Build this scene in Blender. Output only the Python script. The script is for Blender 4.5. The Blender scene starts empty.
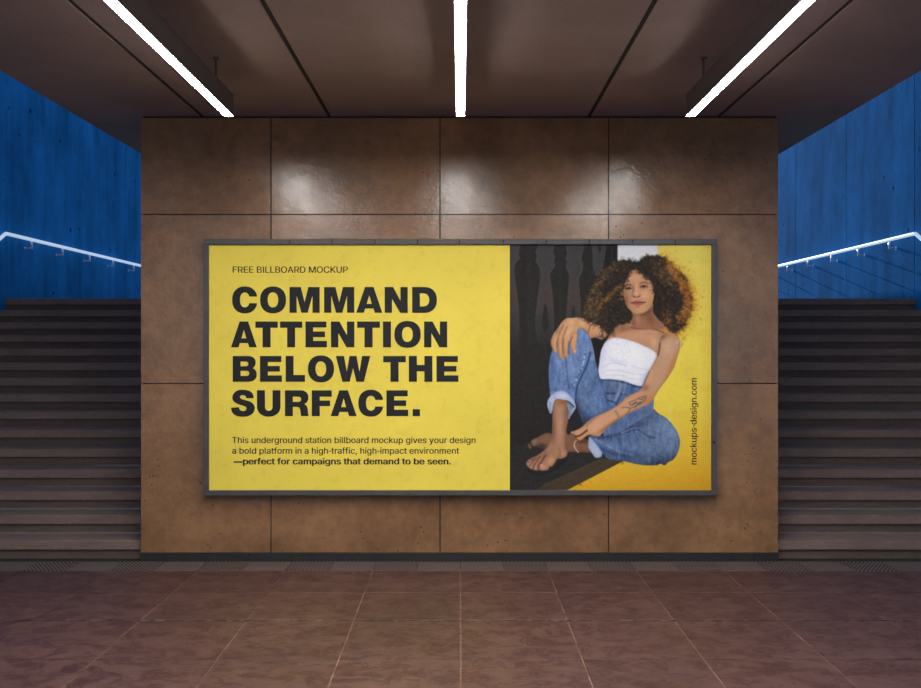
import bpy, bmesh, math, random, json
import numpy as np
from mathutils import Vector, Matrix

sc = bpy.context.scene
C = sc.collection
random.seed(7)
EYE = 1.752            # eye height, metres
F = 1000.0             # focal length in pixels of the 921 px wide frame
CX, CY = 460.5, 342.0


def P(px, py, z):
    """world point seen at photograph pixel (px, py) at distance z along the view axis"""
    return Vector(((px - CX) * z / F, z, EYE + (CY - py) * z / F))


def lin(c):
    c = np.asarray(c, dtype=float) / 255.0
    return np.where(c <= 0.04045, c / 12.92, ((c + 0.055) / 1.055) ** 2.4)


def L4(c):
    r = lin(c)
    return (float(r[0]), float(r[1]), float(r[2]), 1.0)


# ------------------------------------------------------------------ materials
class M:
    def __init__(self, name, rough=0.6, metal=0.0, spec=0.5):
        self.m = bpy.data.materials.new(name)
        self.m.use_nodes = True
        self.t = self.m.node_tree
        self.b = self.t.nodes['Principled BSDF']
        self.b.inputs['Roughness'].default_value = rough
        self.b.inputs['Metallic'].default_value = metal
        self.b.inputs['Specular IOR Level'].default_value = spec
        self.co = None

    def n(self, kind, **kw):
        nd = self.t.nodes.new(kind)
        for k, v in kw.items():
            setattr(nd, k, v)
        return nd

    def link(self, a, b):
        self.t.links.new(a, b)

    def coord(self, scale=(1, 1, 1), rot=(0, 0, 0)):
        if self.co is None:
            self.co = self.n('ShaderNodeTexCoord')
        mp = self.n('ShaderNodeMapping')
        mp.inputs['Scale'].default_value = scale
        mp.inputs['Rotation'].default_value = rot
        self.link(self.co.outputs['Object'], mp.inputs['Vector'])
        return mp.outputs['Vector']

    def noise(self, scale, detail=4, rough=0.55, st=(1, 1, 1), dist=0.0):
        nd = self.n('ShaderNodeTexNoise')
        nd.inputs['Scale'].default_value = scale
        nd.inputs['Detail'].default_value = detail
        nd.inputs['Roughness'].default_value = rough
        nd.inputs['Distortion'].default_value = dist
        self.link(self.coord(st), nd.inputs['Vector'])
        return nd.outputs['Fac']

    def ramp(self, fac, stops):
        r = self.n('ShaderNodeValToRGB')
        e = r.color_ramp.elements
        while len(e) < len(stops):
            e.new(0.5)
        for el, (p, c) in zip(e, stops):
            el.position = p
            el.color = c if len(c) == 4 else (*c, 1)
        self.link(fac, r.inputs['Fac'])
        return r.outputs['Color']

    def mix(self, fac, a, b, mode='MIX'):
        x = self.n('ShaderNodeMix', data_type='RGBA', blend_type=mode)
        for s, v in ((x.inputs[0], fac), (x.inputs[6], a), (x.inputs[7], b)):
            if hasattr(v, 'is_linked'):
                self.link(v, s)
            else:
                s.default_value = v
        return x.outputs[2]

    def math(self, op, a, b=0.0, c=None):
        x = self.n('ShaderNodeMath', operation=op)
        for s, v in zip(x.inputs, (a, b, c)):
            if v is None:
                continue
            if hasattr(v, 'is_linked'):
                self.link(v, s)
            else:
                s.default_value = v
        return x.outputs[0]

    def col(self, c):
        if hasattr(c, 'is_linked'):
            self.link(c, self.b.inputs['Base Color'])
        else:
            self.b.inputs['Base Color'].default_value = c

    def bump(self, h, strength=0.2, dist=0.01):
        bp = self.n('ShaderNodeBump')
        bp.inputs['Strength'].default_value = strength
        bp.inputs['Distance'].default_value = dist
        self.link(h, bp.inputs['Height'])
        self.link(bp.outputs[0], self.b.inputs['Normal'])

    def island(self):
        g = self.n('ShaderNodeNewGeometry')
        return g.outputs['Random Per Island']

    def pits(self, scale, lo, hi, st=(1, 1, 1)):
        v = self.n('ShaderNodeTexVoronoi', feature='F1')
        v.inputs['Scale'].default_value = scale
        self.link(self.coord(st), v.inputs['Vector'])
        return self.ramp(v.outputs['Distance'], [(lo, (1, 1, 1, 1)), (hi, (0, 0, 0, 1))])


def scl(c, k):
    return (c[0] * k, c[1] * k, c[2] * k, 1)


W = (1, 1, 1, 1)
K = (0, 0, 0, 1)

# brown fibre-cement wall panels
def mat_panel():
    m = M('brown_panel', 0.3, 0, 0.6)
    base = L4(PANEL)
    n1 = m.noise(1.6, 6, 0.62)
    n2 = m.noise(9, 6, 0.7)
    c = m.ramp(n1, [(0.30, scl(base, 0.66)), (0.52, base), (0.72, scl(base, 1.30))])
    c2 = m.ramp(n2, [(0.32, (0.80, 0.79, 0.78, 1)), (0.62, (1.10, 1.10, 1.10, 1))])
    c = m.mix(1.0, c, c2, 'MULTIPLY')
    isl = m.ramp(m.island(), [(0.0, (0.92, 0.92, 0.92, 1)), (1.0, (1.06, 1.05, 1.04, 1))])
    c = m.mix(1.0, c, isl, 'MULTIPLY')
    # sparse dark pits, in patches
    pit = m.pits(15, 0.08, 0.13)
    patch = m.ramp(m.noise(2.3, 3), [(0.47, K), (0.60, W)])
    pf = m.mix(1.0, pit, patch, 'MULTIPLY')
    c = m.mix(pf, c, scl(base, 0.30))
    dark = m.ramp(m.noise(4.2, 7, 0.7, (1, 1, 1.8), 0.6), [(0.60, K), (0.74, (0.45, 0.45, 0.45, 1))])
    c = m.mix(dark, c, scl(base, 0.55))
    m.col(c)
    m.link(m.ramp(m.noise(3.0, 5, 0.6), [(0.3, (0.14,) * 3 + (1,)), (0.7, (0.27,) * 3 + (1,))]), m.b.inputs['Roughness'])
    h = m.math('ADD', m.noise(38, 5, 0.6), m.math('MULTIPLY', m.noise(5, 3), 2.0))
    m.bump(h, 0.13, 0.012)
    return m.m


PANEL = (140, 102, 70)
mat_panel_ = mat_panel()


def simple(name, c, rough=0.6, metal=0.0, spec=0.5, var=0.15, scale=12, bump=0.0, bscale=60):
    m = M(name, rough, metal, spec)
    b = L4(c)
    m.col(m.ramp(m.noise(scale, 5, 0.6), [(0.3, scl(b, 1 - var)), (0.7, scl(b, 1 + var))]))
    if bump:
        m.bump(m.noise(bscale, 4), bump, 0.01)
    return m.m


mat_joint = simple('dark_joint', (34, 28, 25), 0.9, var=0.1)
mat_base = simple('charcoal_baseboard_tile', (36, 34, 34), 0.7, var=0.22, scale=5, bump=0.05)
mat_frame = simple('grey_metal_frame', (80, 76, 76), 0.5, 0.15, var=0.12, scale=14, bump=0.03, bscale=90)
mat_groove = simple('frame_groove', (20, 20, 22), 0.8)
mat_ink = simple('black_ink', (34, 34, 36), 0.7, spec=0.3, var=0.12, scale=5)
mat_house = simple('lamp_housing_grey', (96, 86, 84), 0.5, 0.2, var=0.06)
mat_rail = simple('brushed_steel_rail', (225, 232, 245), 0.35, 0.55, var=0.03)


ml_ = M('handrail_added_glow', 0.35, 0.0)
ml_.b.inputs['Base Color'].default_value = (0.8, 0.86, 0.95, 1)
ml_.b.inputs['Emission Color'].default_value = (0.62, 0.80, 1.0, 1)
ml_.b.inputs['Emission Strength'].default_value = 0.13  # faint glow added to the rail so both sides stay equally bright
mat_glowrail = ml_.m


def mat_ceiling():
    m = M('ceiling_board', 0.75, 0, 0.3)
    b = L4(CEIL)
    c = m.ramp(m.noise(1.1, 5, 0.6), [(0.3, scl(b, 0.86)), (0.7, scl(b, 1.14))])
    c = m.mix(1.0, c, m.ramp(m.noise(70, 4, 0.8), [(0.3, (0.88,) * 3 + (1,)), (0.7, (1.1,) * 3 + (1,))]), 'MULTIPLY')
    m.col(c)
    m.bump(m.noise(90, 4), 0.15, 0.006)
    return m.m


CEIL = (150, 128, 123)
mat_ceil = mat_ceiling()


def mat_blue():
    m = M('blue_concrete', 0.95, 0, 0.04)
    b = L4(BLUE)
    c = m.ramp(m.noise(1.3, 7, 0.7, (1, 1, 0.6)), [(0.32, scl(b, 0.60)), (0.68, scl(b, 1.34))])
    st = m.ramp(m.noise(2.6, 6, 0.7, (1, 1.6, 0.16), 0.4), [(0.36, (0.86, 0.87, 0.89, 1)), (0.62, (1.06, 1.06, 1.04, 1))])
    c = m.mix(1.0, c, st, 'MULTIPLY')
    ring = m.n('ShaderNodeTexWave', wave_type='RINGS', rings_direction='X')
    ring.inputs['Scale'].default_value = 0.55
    ring.inputs['Distortion'].default_value = 6
    ring.inputs['Detail'].default_value = 2
    m.link(m.coord((1, 1.4, 0.5)), ring.inputs['Vector'])
    c = m.mix(0.12, c, m.ramp(ring.outputs['Fac'], [(0.0, scl(b, 0.5)), (0.4, scl(b, 1.3))]))
    pit = m.mix(1.0, m.pits(3.2, 0.08, 0.11), m.ramp(m.noise(1.7, 3), [(0.44, K), (0.50, W)]), 'MULTIPLY')
    c = m.mix(pit, c, scl(b, 0.18))
    sm = m.ramp(m.noise(16, 5, 0.75), [(0.62, K), (0.78, (0.5, 0.5, 0.5, 1))])
    c = m.mix(sm, c, scl(b, 0.5))
    m.col(c)
    m.bump(m.noise(22, 5), 0.15, 0.01)
    return m.m


BLUE = (36, 134, 208)
mat_blue_ = mat_blue()
mat_bluejoint = simple('blue_wall_joint', (18, 34, 66), 0.9)


def mat_floor():
    m = M('mauve_floor_tile', 0.5, 0, 0.4)
    b = L4(FLOOR)
    n = m.noise(1.3, 5, 0.6)
    c = m.ramp(n, [(0.3, scl(b, 0.84)), (0.7, scl(b, 1.16))])
    # swirling darker veins of the stone
    v = m.noise(6.5, 6, 0.66, (1.0, 1.25, 1), 1.2)
    vein = m.ramp(v, [(0.51, K), (0.525, W), (0.60, W), (0.615, K)])
    red = L4((74, 34, 34))
    c = m.mix(m.mix(1.0, vein, (0.72,) * 3 + (1,), 'MULTIPLY'), c, scl(red, FK))
    v2 = m.noise(5.5, 7, 0.7, (1, 2.6, 1), 2.2)
    c = m.mix(m.ramp(v2, [(0.60, K), (0.70, (0.5, 0.5, 0.5, 1))]), c, scl(L4((150, 118, 106)), FK))
    v3 = m.noise(2.2, 7, 0.7, (1, 2.0, 1), 2.6)
    c = m.mix(m.ramp(v3, [(0.26, (0.6, 0.6, 0.6, 1)), (0.38, K)]), c, scl(L4((62, 44, 46)), FK))
    c = m.mix(1.0, c, m.ramp(m.island(), [(0, (0.92, 0.92, 0.94, 1)), (1, (1.07, 1.06, 1.04, 1))]), 'MULTIPLY')
    spk = m.mix(1.0, m.pits(11, 0.05, 0.08), m.ramp(m.noise(3.3, 3), [(0.56, K), (0.6, W)]), 'MULTIPLY')
    c = m.mix(m.mix(1.0, spk, (0.6,) * 3 + (1,), 'MULTIPLY'), c, scl(L4((200, 180, 165)), FK))
    m.col(c)
    m.link(m.ramp(m.noise(6, 4), [(0.3, (0.42,) * 3 + (1,)), (0.7, (0.62,) * 3 + (1,))]), m.b.inputs['Roughness'])
    m.bump(m.noise(30, 5), 0.08, 0.006)
    return m.m


FLOOR = (86, 59, 54)
FK = 0.55
mat_floor_ = mat_floor()
mg = M('pale_grout', 0.85, 0, 0.2)
mg.col(mg.ramp(mg.noise(5, 5, 0.8), [(0.36, L4((88, 64, 56))), (0.62, L4((158, 124, 108)))]))
mat_grout = mg.m
mg = M('dirty_joint', 0.9, 0, 0.2)
mg.col(mg.ramp(mg.noise(14, 6, 0.8, (1, 3, 1)), [(0.45, L4((22, 17, 16))), (0.53, L4((56, 44, 38))), (0.62, L4((150, 130, 108)))]))
mat_dirty = mg.m


def mat_tactile(hatch):
    m = M('ribbed_paver' if hatch else 'plain_paver', 0.7, 0, 0.3)
    b = L4((98, 84, 78))
    c = m.ramp(m.noise(60, 5, 0.8), [(0.3, scl(b, 0.72)), (0.7, scl(b, 1.25))])
    if hatch:
        w = m.n('ShaderNodeTexWave', wave_type='BANDS', bands_direction='X')
        w.inputs['Scale'].default_value = 12
        m.link(m.coord((1, 1, 1), (0, 0, hatch)), w.inputs['Vector'])
        c = m.mix(m.ramp(w.outputs['Fac'], [(0.35, W), (0.55, K)]), scl(b, 1.25), scl(b, 0.22))
        m.bump(w.outputs['Fac'], 0.4, 0.006)
    else:
        m.bump(m.noise(80, 4), 0.3, 0.004)
    m.col(c)
    return m.m


mat_rib_l = mat_tactile(math.radians(-32))
mat_rib_r = mat_tactile(math.radians(32))
mat_paver = mat_tactile(0)


def mat_step():
    m = M('brown_stair_stone', 0.6, 0, 0.35)
    b = L4(STEP)
    c = m.ramp(m.noise(2.0, 6, 0.65, (1, 1, 3)), [(0.3, scl(b, 0.80)), (0.7, scl(b, 1.2))])
    c = m.mix(1.0, c, m.ramp(m.noise(34, 6, 0.8), [(0.3, (0.78,) * 3 + (1,)), (0.7, (1.15,) * 3 + (1,))]), 'MULTIPLY')
    m.col(c)
    m.bump(m.noise(50, 4), 0.15, 0.006)
    return m.m


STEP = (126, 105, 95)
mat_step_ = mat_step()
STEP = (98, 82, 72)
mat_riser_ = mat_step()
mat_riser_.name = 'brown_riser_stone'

me = M('lit_diffuser', 0.4)
me.b.inputs['Base Color'].default_value = (0.9, 0.9, 0.9, 1)
me.b.inputs['Emission Color'].default_value = (1.0, 0.985, 0.96, 1)
me.b.inputs['Emission Strength'].default_value = 26.0
mat_lit = me.m


def mat_poster_yellow():
    m = M('printed_yellow_paper', 0.6, 0, 0.15)
    b = L4(YEL)
    c = m.ramp(m.noise(1.4, 6, 0.6), [(0.3, scl(b, 0.93)), (0.7, scl(b, 1.05))])
    c = m.mix(1.0, c, m.ramp(m.noise(11, 7, 0.75), [(0.28, (0.90, 0.89, 0.84, 1)), (0.48, W)]), 'MULTIPLY')
    st = m.noise(2.2, 7, 0.75, (1, 1, 3.2), 0.5)
    c = m.mix(m.ramp(st, [(0.62, K), (0.80, (0.3, 0.3, 0.3, 1))]), c, L4((210, 184, 70)))
    # vertical and horizontal fold creases of the paper
    m.col(c)
    m.bump(m.noise(6, 5), 0.05, 0.01)
    return m.m


YEL = (243, 218, 88)
mat_yel = mat_poster_yellow()

mp = M('printed_photograph', 0.6, 0, 0.12)
at = mp.n('ShaderNodeVertexColor', layer_name='print')
mp.col(at.outputs['Color'])
mat_print = mp.m


# ------------------------------------------------------------------ mesh building
class MB:
    def __init__(self):
        self.bm = bmesh.new()

    def box(self, x0, x1, y0, y1, z0, z1, bev=0.0, mi=0, seg=1):
        r = bmesh.ops.create_cube(self.bm, size=1.0)
        vs = r['verts']
        for v in vs:
            v.co = Vector((x0 + (v.co.x + .5) * (x1 - x0), y0 + (v.co.y + .5) * (y1 - y0), z0 + (v.co.z + .5) * (z1 - z0)))
        fs = list({f for v in vs for f in v.link_faces})
        for f in fs:
            f.material_index = mi
        if bev:
            es = list({e for v in vs for e in v.link_edges})
            b = bmesh.ops.bevel(self.bm, geom=es, offset=bev, segments=seg, affect='EDGES', profile=0.6)
            for f in b['faces']:
                f.material_index = mi
        return self

    def dish(self, x0, x1, z0, z1, y, deep, n=16):
        """front of a slightly dished panel (edges proud of the middle) with a closed rim"""
        g = [[self.bm.verts.new((x0 + (x1 - x0) * i / n, y + deep * (1 - (2 * i / n - 1) ** 2) * (1 - (2 * j / n - 1) ** 2), z0 + (z1 - z0) * j / n)) for i in range(n + 1)] for j in range(n + 1)]
        for j in range(n):
            for i in range(n):
                f = self.bm.faces.new((g[j][i], g[j][i + 1], g[j + 1][i + 1], g[j + 1][i]))
                f.smooth = True
        rim = [g[0][i] for i in range(n)] + [g[j][n] for j in range(n)] + [g[n][i] for i in range(n, 0, -1)] + [g[j][0] for j in range(n, 0, -1)]
        back = [self.bm.verts.new((v.co.x, y + 0.0079, v.co.z)) for v in rim]
        rim = [self.bm.verts.new(v.co) for v in rim]
        for i in range(len(rim)):
            k = (i + 1) % len(rim)
            self.bm.faces.new((rim[i], back[i], back[k], rim[k]))
        self.bm.faces.new(back)
        return self

    def tube(self, pts, r, seg=14, mi=0, cap=True):
        pts = [Vector(p) for p in pts]
        rings = []
        for i, p in enumerate(pts):
            if i == 0:
                d = (pts[1] - p).normalized(); k = 1.0
            elif i == len(pts) - 1:
                d = (p - pts[i - 1]).normalized(); k = 1.0
            else:
                a = (p - pts[i - 1]).normalized(); b = (pts[i + 1] - p).normalized()
                d = (a + b).normalized(); k = 1.0
            up = Vector((1, 0, 0)) if abs(d.x) < 0.9 else Vector((0, 0, 1))
            s = d.cross(up).normalized(); t = d.cross(s).normalized()
            rr = r[i] if isinstance(r, (list, tuple)) else r
            rings.append([self.bm.verts.new(p + rr * (math.cos(2 * math.pi * q / seg) * s + math.sin(2 * math.pi * q / seg) * t)) for q in range(seg)])
        for a, b in zip(rings, rings[1:]):
            for q in range(seg):
                f = self.bm.faces.new((a[q], a[(q + 1) % seg], b[(q + 1) % seg], b[q]))
                f.smooth = True
                f.material_index = mi
        if cap:
            for ring in (rings[0][::-1], rings[-1]):
                self.bm.faces.new(ring).material_index = mi
        return self

    def build(self, name, mats, parent=None, origin=None):
        bmesh.ops.recalc_face_normals(self.bm, faces=self.bm.faces)
        me_ = bpy.data.meshes.new(name)
        if origin is not None:
            bmesh.ops.translate(self.bm, verts=self.bm.verts, vec=-Vector(origin))
        self.bm.to_mesh(me_)
        self.bm.free()
        for m_ in (mats if isinstance(mats, (list, tuple)) else [mats]):
            me_.materials.append(m_)
        o = bpy.data.objects.new(name, me_)
        C.objects.link(o)
        if origin is not None:
            o.location = origin
        if parent is not None:
            o.parent = parent
            # part coordinates are written in world space: undo the parent's own place
            base = parent
            off = Vector((0, 0, 0))
            while base is not None:
                off += Vector(base.location)
                base = base.parent
            o.location = (Vector(origin) if origin is not None else Vector((0, 0, 0))) - off
        return o


def struct(o):
    o['kind'] = 'structure'
    return o


def thing(name, label, cat, loc=(0, 0, 0), group=None):
    o = bpy.data.objects.new(name, None)
    C.objects.link(o)
    o.empty_display_size = 0.2
    o.location = loc
    o['label'] = label
    o['category'] = cat
    if group:
        o['group'] = group
    return o


# ------------------------------------------------------------------ the setting
HC = EYE + 226 * 0.008            # ceiling height
XL, XR = -2.556, 2.540            # ends of the central wall block
WX = 5.58                         # side walls
D = 8.0                           # front face of the central wall block
ZT = 12.24                        # top nosing of the stairs
HR = 0.1523                       # riser height
TR = (ZT - 8.06) / 14             # tread depth
NS = 15
HT = NS * HR

# central wall block with its panels
b = MB()
b.box(XL + 0.012, XR - 0.012, D + 0.012, 12.2, 0.0, HC, mi=1)
gx = [XL, P(271, 0, D).x, P(440, 0, D).x, P(608.5, 0, D).x, XR]
gz = [P(0, 552.5, D).z, P(0, 383.5, D).z, P(0, 214.5, D).z, HC - 0.012]
for i in range(4):
    for j in range(3):
        g = 0.0045
        x0 = gx[i] + (g if i else 0); x1 = gx[i + 1] - (g if i < 3 else 0)
        za, zb_ = gz[j] + (g if j else 0.0), gz[j + 1] - g
        b.box(x0, x1, D + 0.0079, D + 0.02, za, zb_)
        b.dish(x0, x1, za, zb_, D, 0.0042)
zz = [D + 0.02 + 1.394 * k for k in range(4)]
for s, xx in ((-1, XL), (1, XR)):
    for k in range(3):
        for j in range(3):
            xa, xb = (xx, xx + 0.02) if s < 0 else (xx - 0.02, xx)
            b.box(xa, xb, zz[k] + 0.005, zz[k + 1] - 0.005, gz[j] + (0.0045 if j else 0), gz[j + 1] - 0.0045, bev=0.003)
struct(b.build('wall_center', [mat_panel_, mat_joint]))

# baseboard of the central wall: charcoal tiles
b = MB()
zt = gz[0] - 0.004
x = XL - 0.006
k = 0
xs = [XL - 0.004]
step = 0.168
q = P(271, 0, D).x
start = q - step * math.floor((q - XL) / step)
if start - XL < 0.03:
    start += step
xx = start
while xx < XR - 0.03:
    xs.append(xx); xx += step
xs.append(XR + 0.004)
for a, c in zip(xs, xs[1:]):
    b.box(a + 0.0012, c - 0.0012, D - 0.012, D + 0.012, 0.0, zt, bev=0.0015)
b.box(XL, XR, D - 0.006, D + 0.011, 0, zt - 0.003, mi=1)
struct(b.build('baseboard_center', [mat_base, mat_joint]))

# ceiling slab with recessed joints running towards the wall
b = MB()
CE = 3.066
ZC1, ZC0 = 12.25, -3.7
b.box(-CE, CE, ZC0, ZC1, HC + 0.04, HC + 0.42, mi=0)
jx = [-CE, -2.072, -1.052, 1.032, 2.072, CE]
for i in range(5):
    b.box(jx[i] + (0.015 if i else 0), jx[i + 1] - (0.015 if i < 4 else 0), ZC0, ZC1, HC, HC + 0.039, bev=0.002, mi=0)
for x in jx[1:-1]:
    b.box(x - 0.0149, x + 0.0149, ZC0, ZC1, HC + 0.007, HC + 0.0395, mi=1)
struct(b.build('ceiling', [mat_ceil, mat_joint]))

# lower floor: tiles, grout, dirty joint
b = MB()
rows = [7.652, 6.994, 6.291, 5.518, 4.80, 4.08, 3.36, 2.64, 1.92, 1.20, 0.48, -0.24, -0.96, -1.68, -2.40, -3.12, -3.7]
TS = 0.672
FX = 5.58
b.box(-FX, FX, ZC0, 7.70, -0.12, -0.004, mi=1)
b.box(-FX, FX, 7.70, 8.12, -0.12, -0.003, mi=3)
b.box(-FX, FX, 6.291 - 0.014, 6.291 + 0.014, -0.01, -0.0015, mi=2)
kmax = int(FX / TS) + 1
for r in range(len(rows) - 1):
    y1, y0 = rows[r], rows[r + 1]
    thin = 0.0030
    a0 = 0.013 if abs(y0 - 6.291) < 1e-3 else 0.0035
    a1 = 0.013 if abs(y1 - 6.291) < 1e-3 else 0.0035
    for k in range(-kmax, kmax):
        x0, x1 = max(k * TS, -FX), min((k + 1) * TS, FX)
        if x1 - x0 < 0.02:
            continue
        b.box(x0 + 0.0035, x1 - 0.0035, y0 + a0, y1 - a1, -0.02, 0.0, bev=0.0012)
struct(b.build('floor', [mat_floor_, mat_grout, mat_dirty, mat_joint]))

# ribbed and plain pavers along the foot of the wall and stairs
b = MB()
TP = TS / 2
for k in range(-int(FX / TP) - 1, int(FX / TP) + 1):
    x0, x1 = max(k * TP, -FX), min((k + 1) * TP, FX)
    if x1 - x0 < 0.02:
        continue
    hatched = (k > 0 and k % 2 == 1) or (k < 0 and k % 2 == 0)
    b.box(x0 + 0.0025, x1 - 0.0025, 7.657, 7.985 - 0.028, -0.018, 0.001, bev=0.001, mi=(1 if k < 0 else 2) if hatched else 0)
# toothed drain edge
x = -FX + 0.01
while x < FX - 0.02:
    b.box(x, x + 0.016, 7.961, 7.986, -0.018, 0.002, mi=0)
    x += 0.030
struct(b.build('trim_1', [mat_paver, mat_rib_l, mat_rib_r]))

# upper floor behind the stairs
b = MB()
b.box(-WX, XL - 0.001, ZT + TR + 0.002, 40, HT - 0.2, HT, bev=0.002)
b.box(XR + 0.001, WX, ZT + TR + 0.002, 40, HT - 0.2, HT, bev=0.002)
b.box(XL - 0.001, XR + 0.001, 12.26, 40, HT - 0.2, HT)
struct(b.build('floor_upper', [mat_step_]))

# blue concrete side walls, one slab of concrete per panel
for s, nm in ((-1, 'wall_left'), (1, 'wall_right')):
    b = MB()
    xa, xb = (-WX - 0.25, -WX - 0.02) if s < 0 else (WX + 0.02, WX + 0.25)
    b.box(xa, xb, ZC0, 40, -0.12, 5.95, mi=1)
    y = 12.29 - 2.18 * 7
    while y < 39.9:
        xa, xb = (-WX - 0.02, -WX) if s < 0 else (WX, WX + 0.02)
        b.box(xa, xb, max(y, ZC0) + 0.006, min(y + 2.18, 40) - 0.006, -0.12, 6.0, bev=0.004)
        y += 2.18
    struct(b.build(nm, [mat_blue_, mat_bluejoint]))
b = MB()
b.box(-WX - 0.25, WX + 0.25, ZC0 - 0.25, ZC0, -0.12, HC + 0.42)
struct(b.build('wall_back', [simple('pale_bounce_plaster', (214, 200, 190), 0.8)]))  # unseen wall behind the camera, made pale to bounce lamp light as fill

# staircases
def staircase(x0, x1, label):
    t = thing('staircase', label, 'staircase', ((x0 + x1) / 2, 8.06, 0), 'staircases beside the wall block')
    for k in range(1, NS + 1):
        y = 8.06 + (k - 1) * TR
        h = k * HR
        b = MB()
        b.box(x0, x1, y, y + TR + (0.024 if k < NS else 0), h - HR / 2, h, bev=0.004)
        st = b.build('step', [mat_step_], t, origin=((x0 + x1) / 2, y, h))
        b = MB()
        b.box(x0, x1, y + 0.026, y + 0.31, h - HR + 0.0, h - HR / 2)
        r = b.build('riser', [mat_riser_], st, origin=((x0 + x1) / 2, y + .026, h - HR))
    return t


staircase(-WX + 0.002, XL - 0.014, 'wide brown stone staircase left of the billboard wall, under the shadowless blue wall')
staircase(XR + 0.014, WX - 0.002, 'wide brown stone staircase right of the billboard wall, under the blue wall with slanting shadows')

# handrails
def handrail(s, label):
    X = s * 5.49
    t = thing('handrail', label, 'handrail', (s * WX, 12.06, HT), 'handrails on the blue walls')
    hr = 3.062
    sl = HR / TR
    yb = 12.06
    pts = [(X, 22.0, hr), (X, 18, hr), (X, 14, hr), (X, yb + 0.06, hr), (X, yb + 0.012, hr - 0.002), (X, yb - 0.012, hr - 0.012), (X, yb - 0.06, hr - 0.012 - 0.048 * sl)]
    y1 = 8.3
    pts += [(X, y1, hr - 0.012 - (yb - 0.012 - y1) * sl)]
    e = pts[-1]
    pts += [(X + s * 0.03, y1 - 0.04, e[2] - 0.03), (s * (WX - 0.001), y1 - 0.05, e[2] - 0.035)]
    MB().tube(pts, 0.022, 16).build('rail', [mat_glowrail], t)
    ys = [12.8 + i for i in range(9)] + [11.2, 10.2, 9.2]
    for y in ys:
        z = hr if y > yb else hr - 0.012 - (yb - 0.012 - y) * sl
        b = MB()
        b.tube([(X, y, z - 0.018), (X, y, z - 0.120)], 0.014, 10)
        b.tube([(X - s * 0.008, y, z - 0.108), (s * (WX - 0.006), y, z - 0.108)], 0.009, 10)
        b.tube([(s * (WX - 0.008), y, z - 0.108), (s * (WX - 0.0005), y, z - 0.108)], 0.019, 18)
        b.build('bracket', [mat_rail], t)
    return t


handrail(-1, 'white handrail with an added glow on the left blue concrete wall above the stairs')
handrail(1, 'white handrail with an added glow on the right blue concrete wall with slanting bracket shadows')

# suspended linear lamps
def lamp(xc, label):
    z0, z1 = 0.5, 6.72
    zb = EYE + 1.519
    t = thing('linear_ceiling_lamp', label, 'lamp', (xc, z1, HC), 'linear lamps hung from the ceiling')
    b = MB()
    b.box(xc - 0.0285, xc + 0.0285, z0, z1, zb, zb + 0.147, bev=0.002)
    b.build('housing', [mat_house], t)
    b = MB()
    b.box(xc - 0.0265, xc + 0.0265, z0 + 0.002, z1 - 0.002, zb - 0.003, zb - 0.0002, bev=0.0012, seg=3)
    b.build('diffuser', [mat_lit], t)
    for y in (6.357, 3.6, 0.9):
        MB().tube([(xc, y, zb + 0.1465), (xc, y, HC - 0.006)], 0.0075, 12).build('hanging_rod', [mat_house], t)
        MB().tube([(xc, y, HC - 0.010), (xc, y, HC - 0.0002)], 0.022, 20).build('ceiling_rose', [mat_house], t)
    return t


lamp(-1.556, 'leftmost of three long glowing white linear lamps hung under the ceiling')
lamp(0.0, 'middle one of three long glowing white linear lamps, in line with the wall centre')
lamp(1.545, 'rightmost of three long glowing white linear lamps hung under the ceiling')

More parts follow.
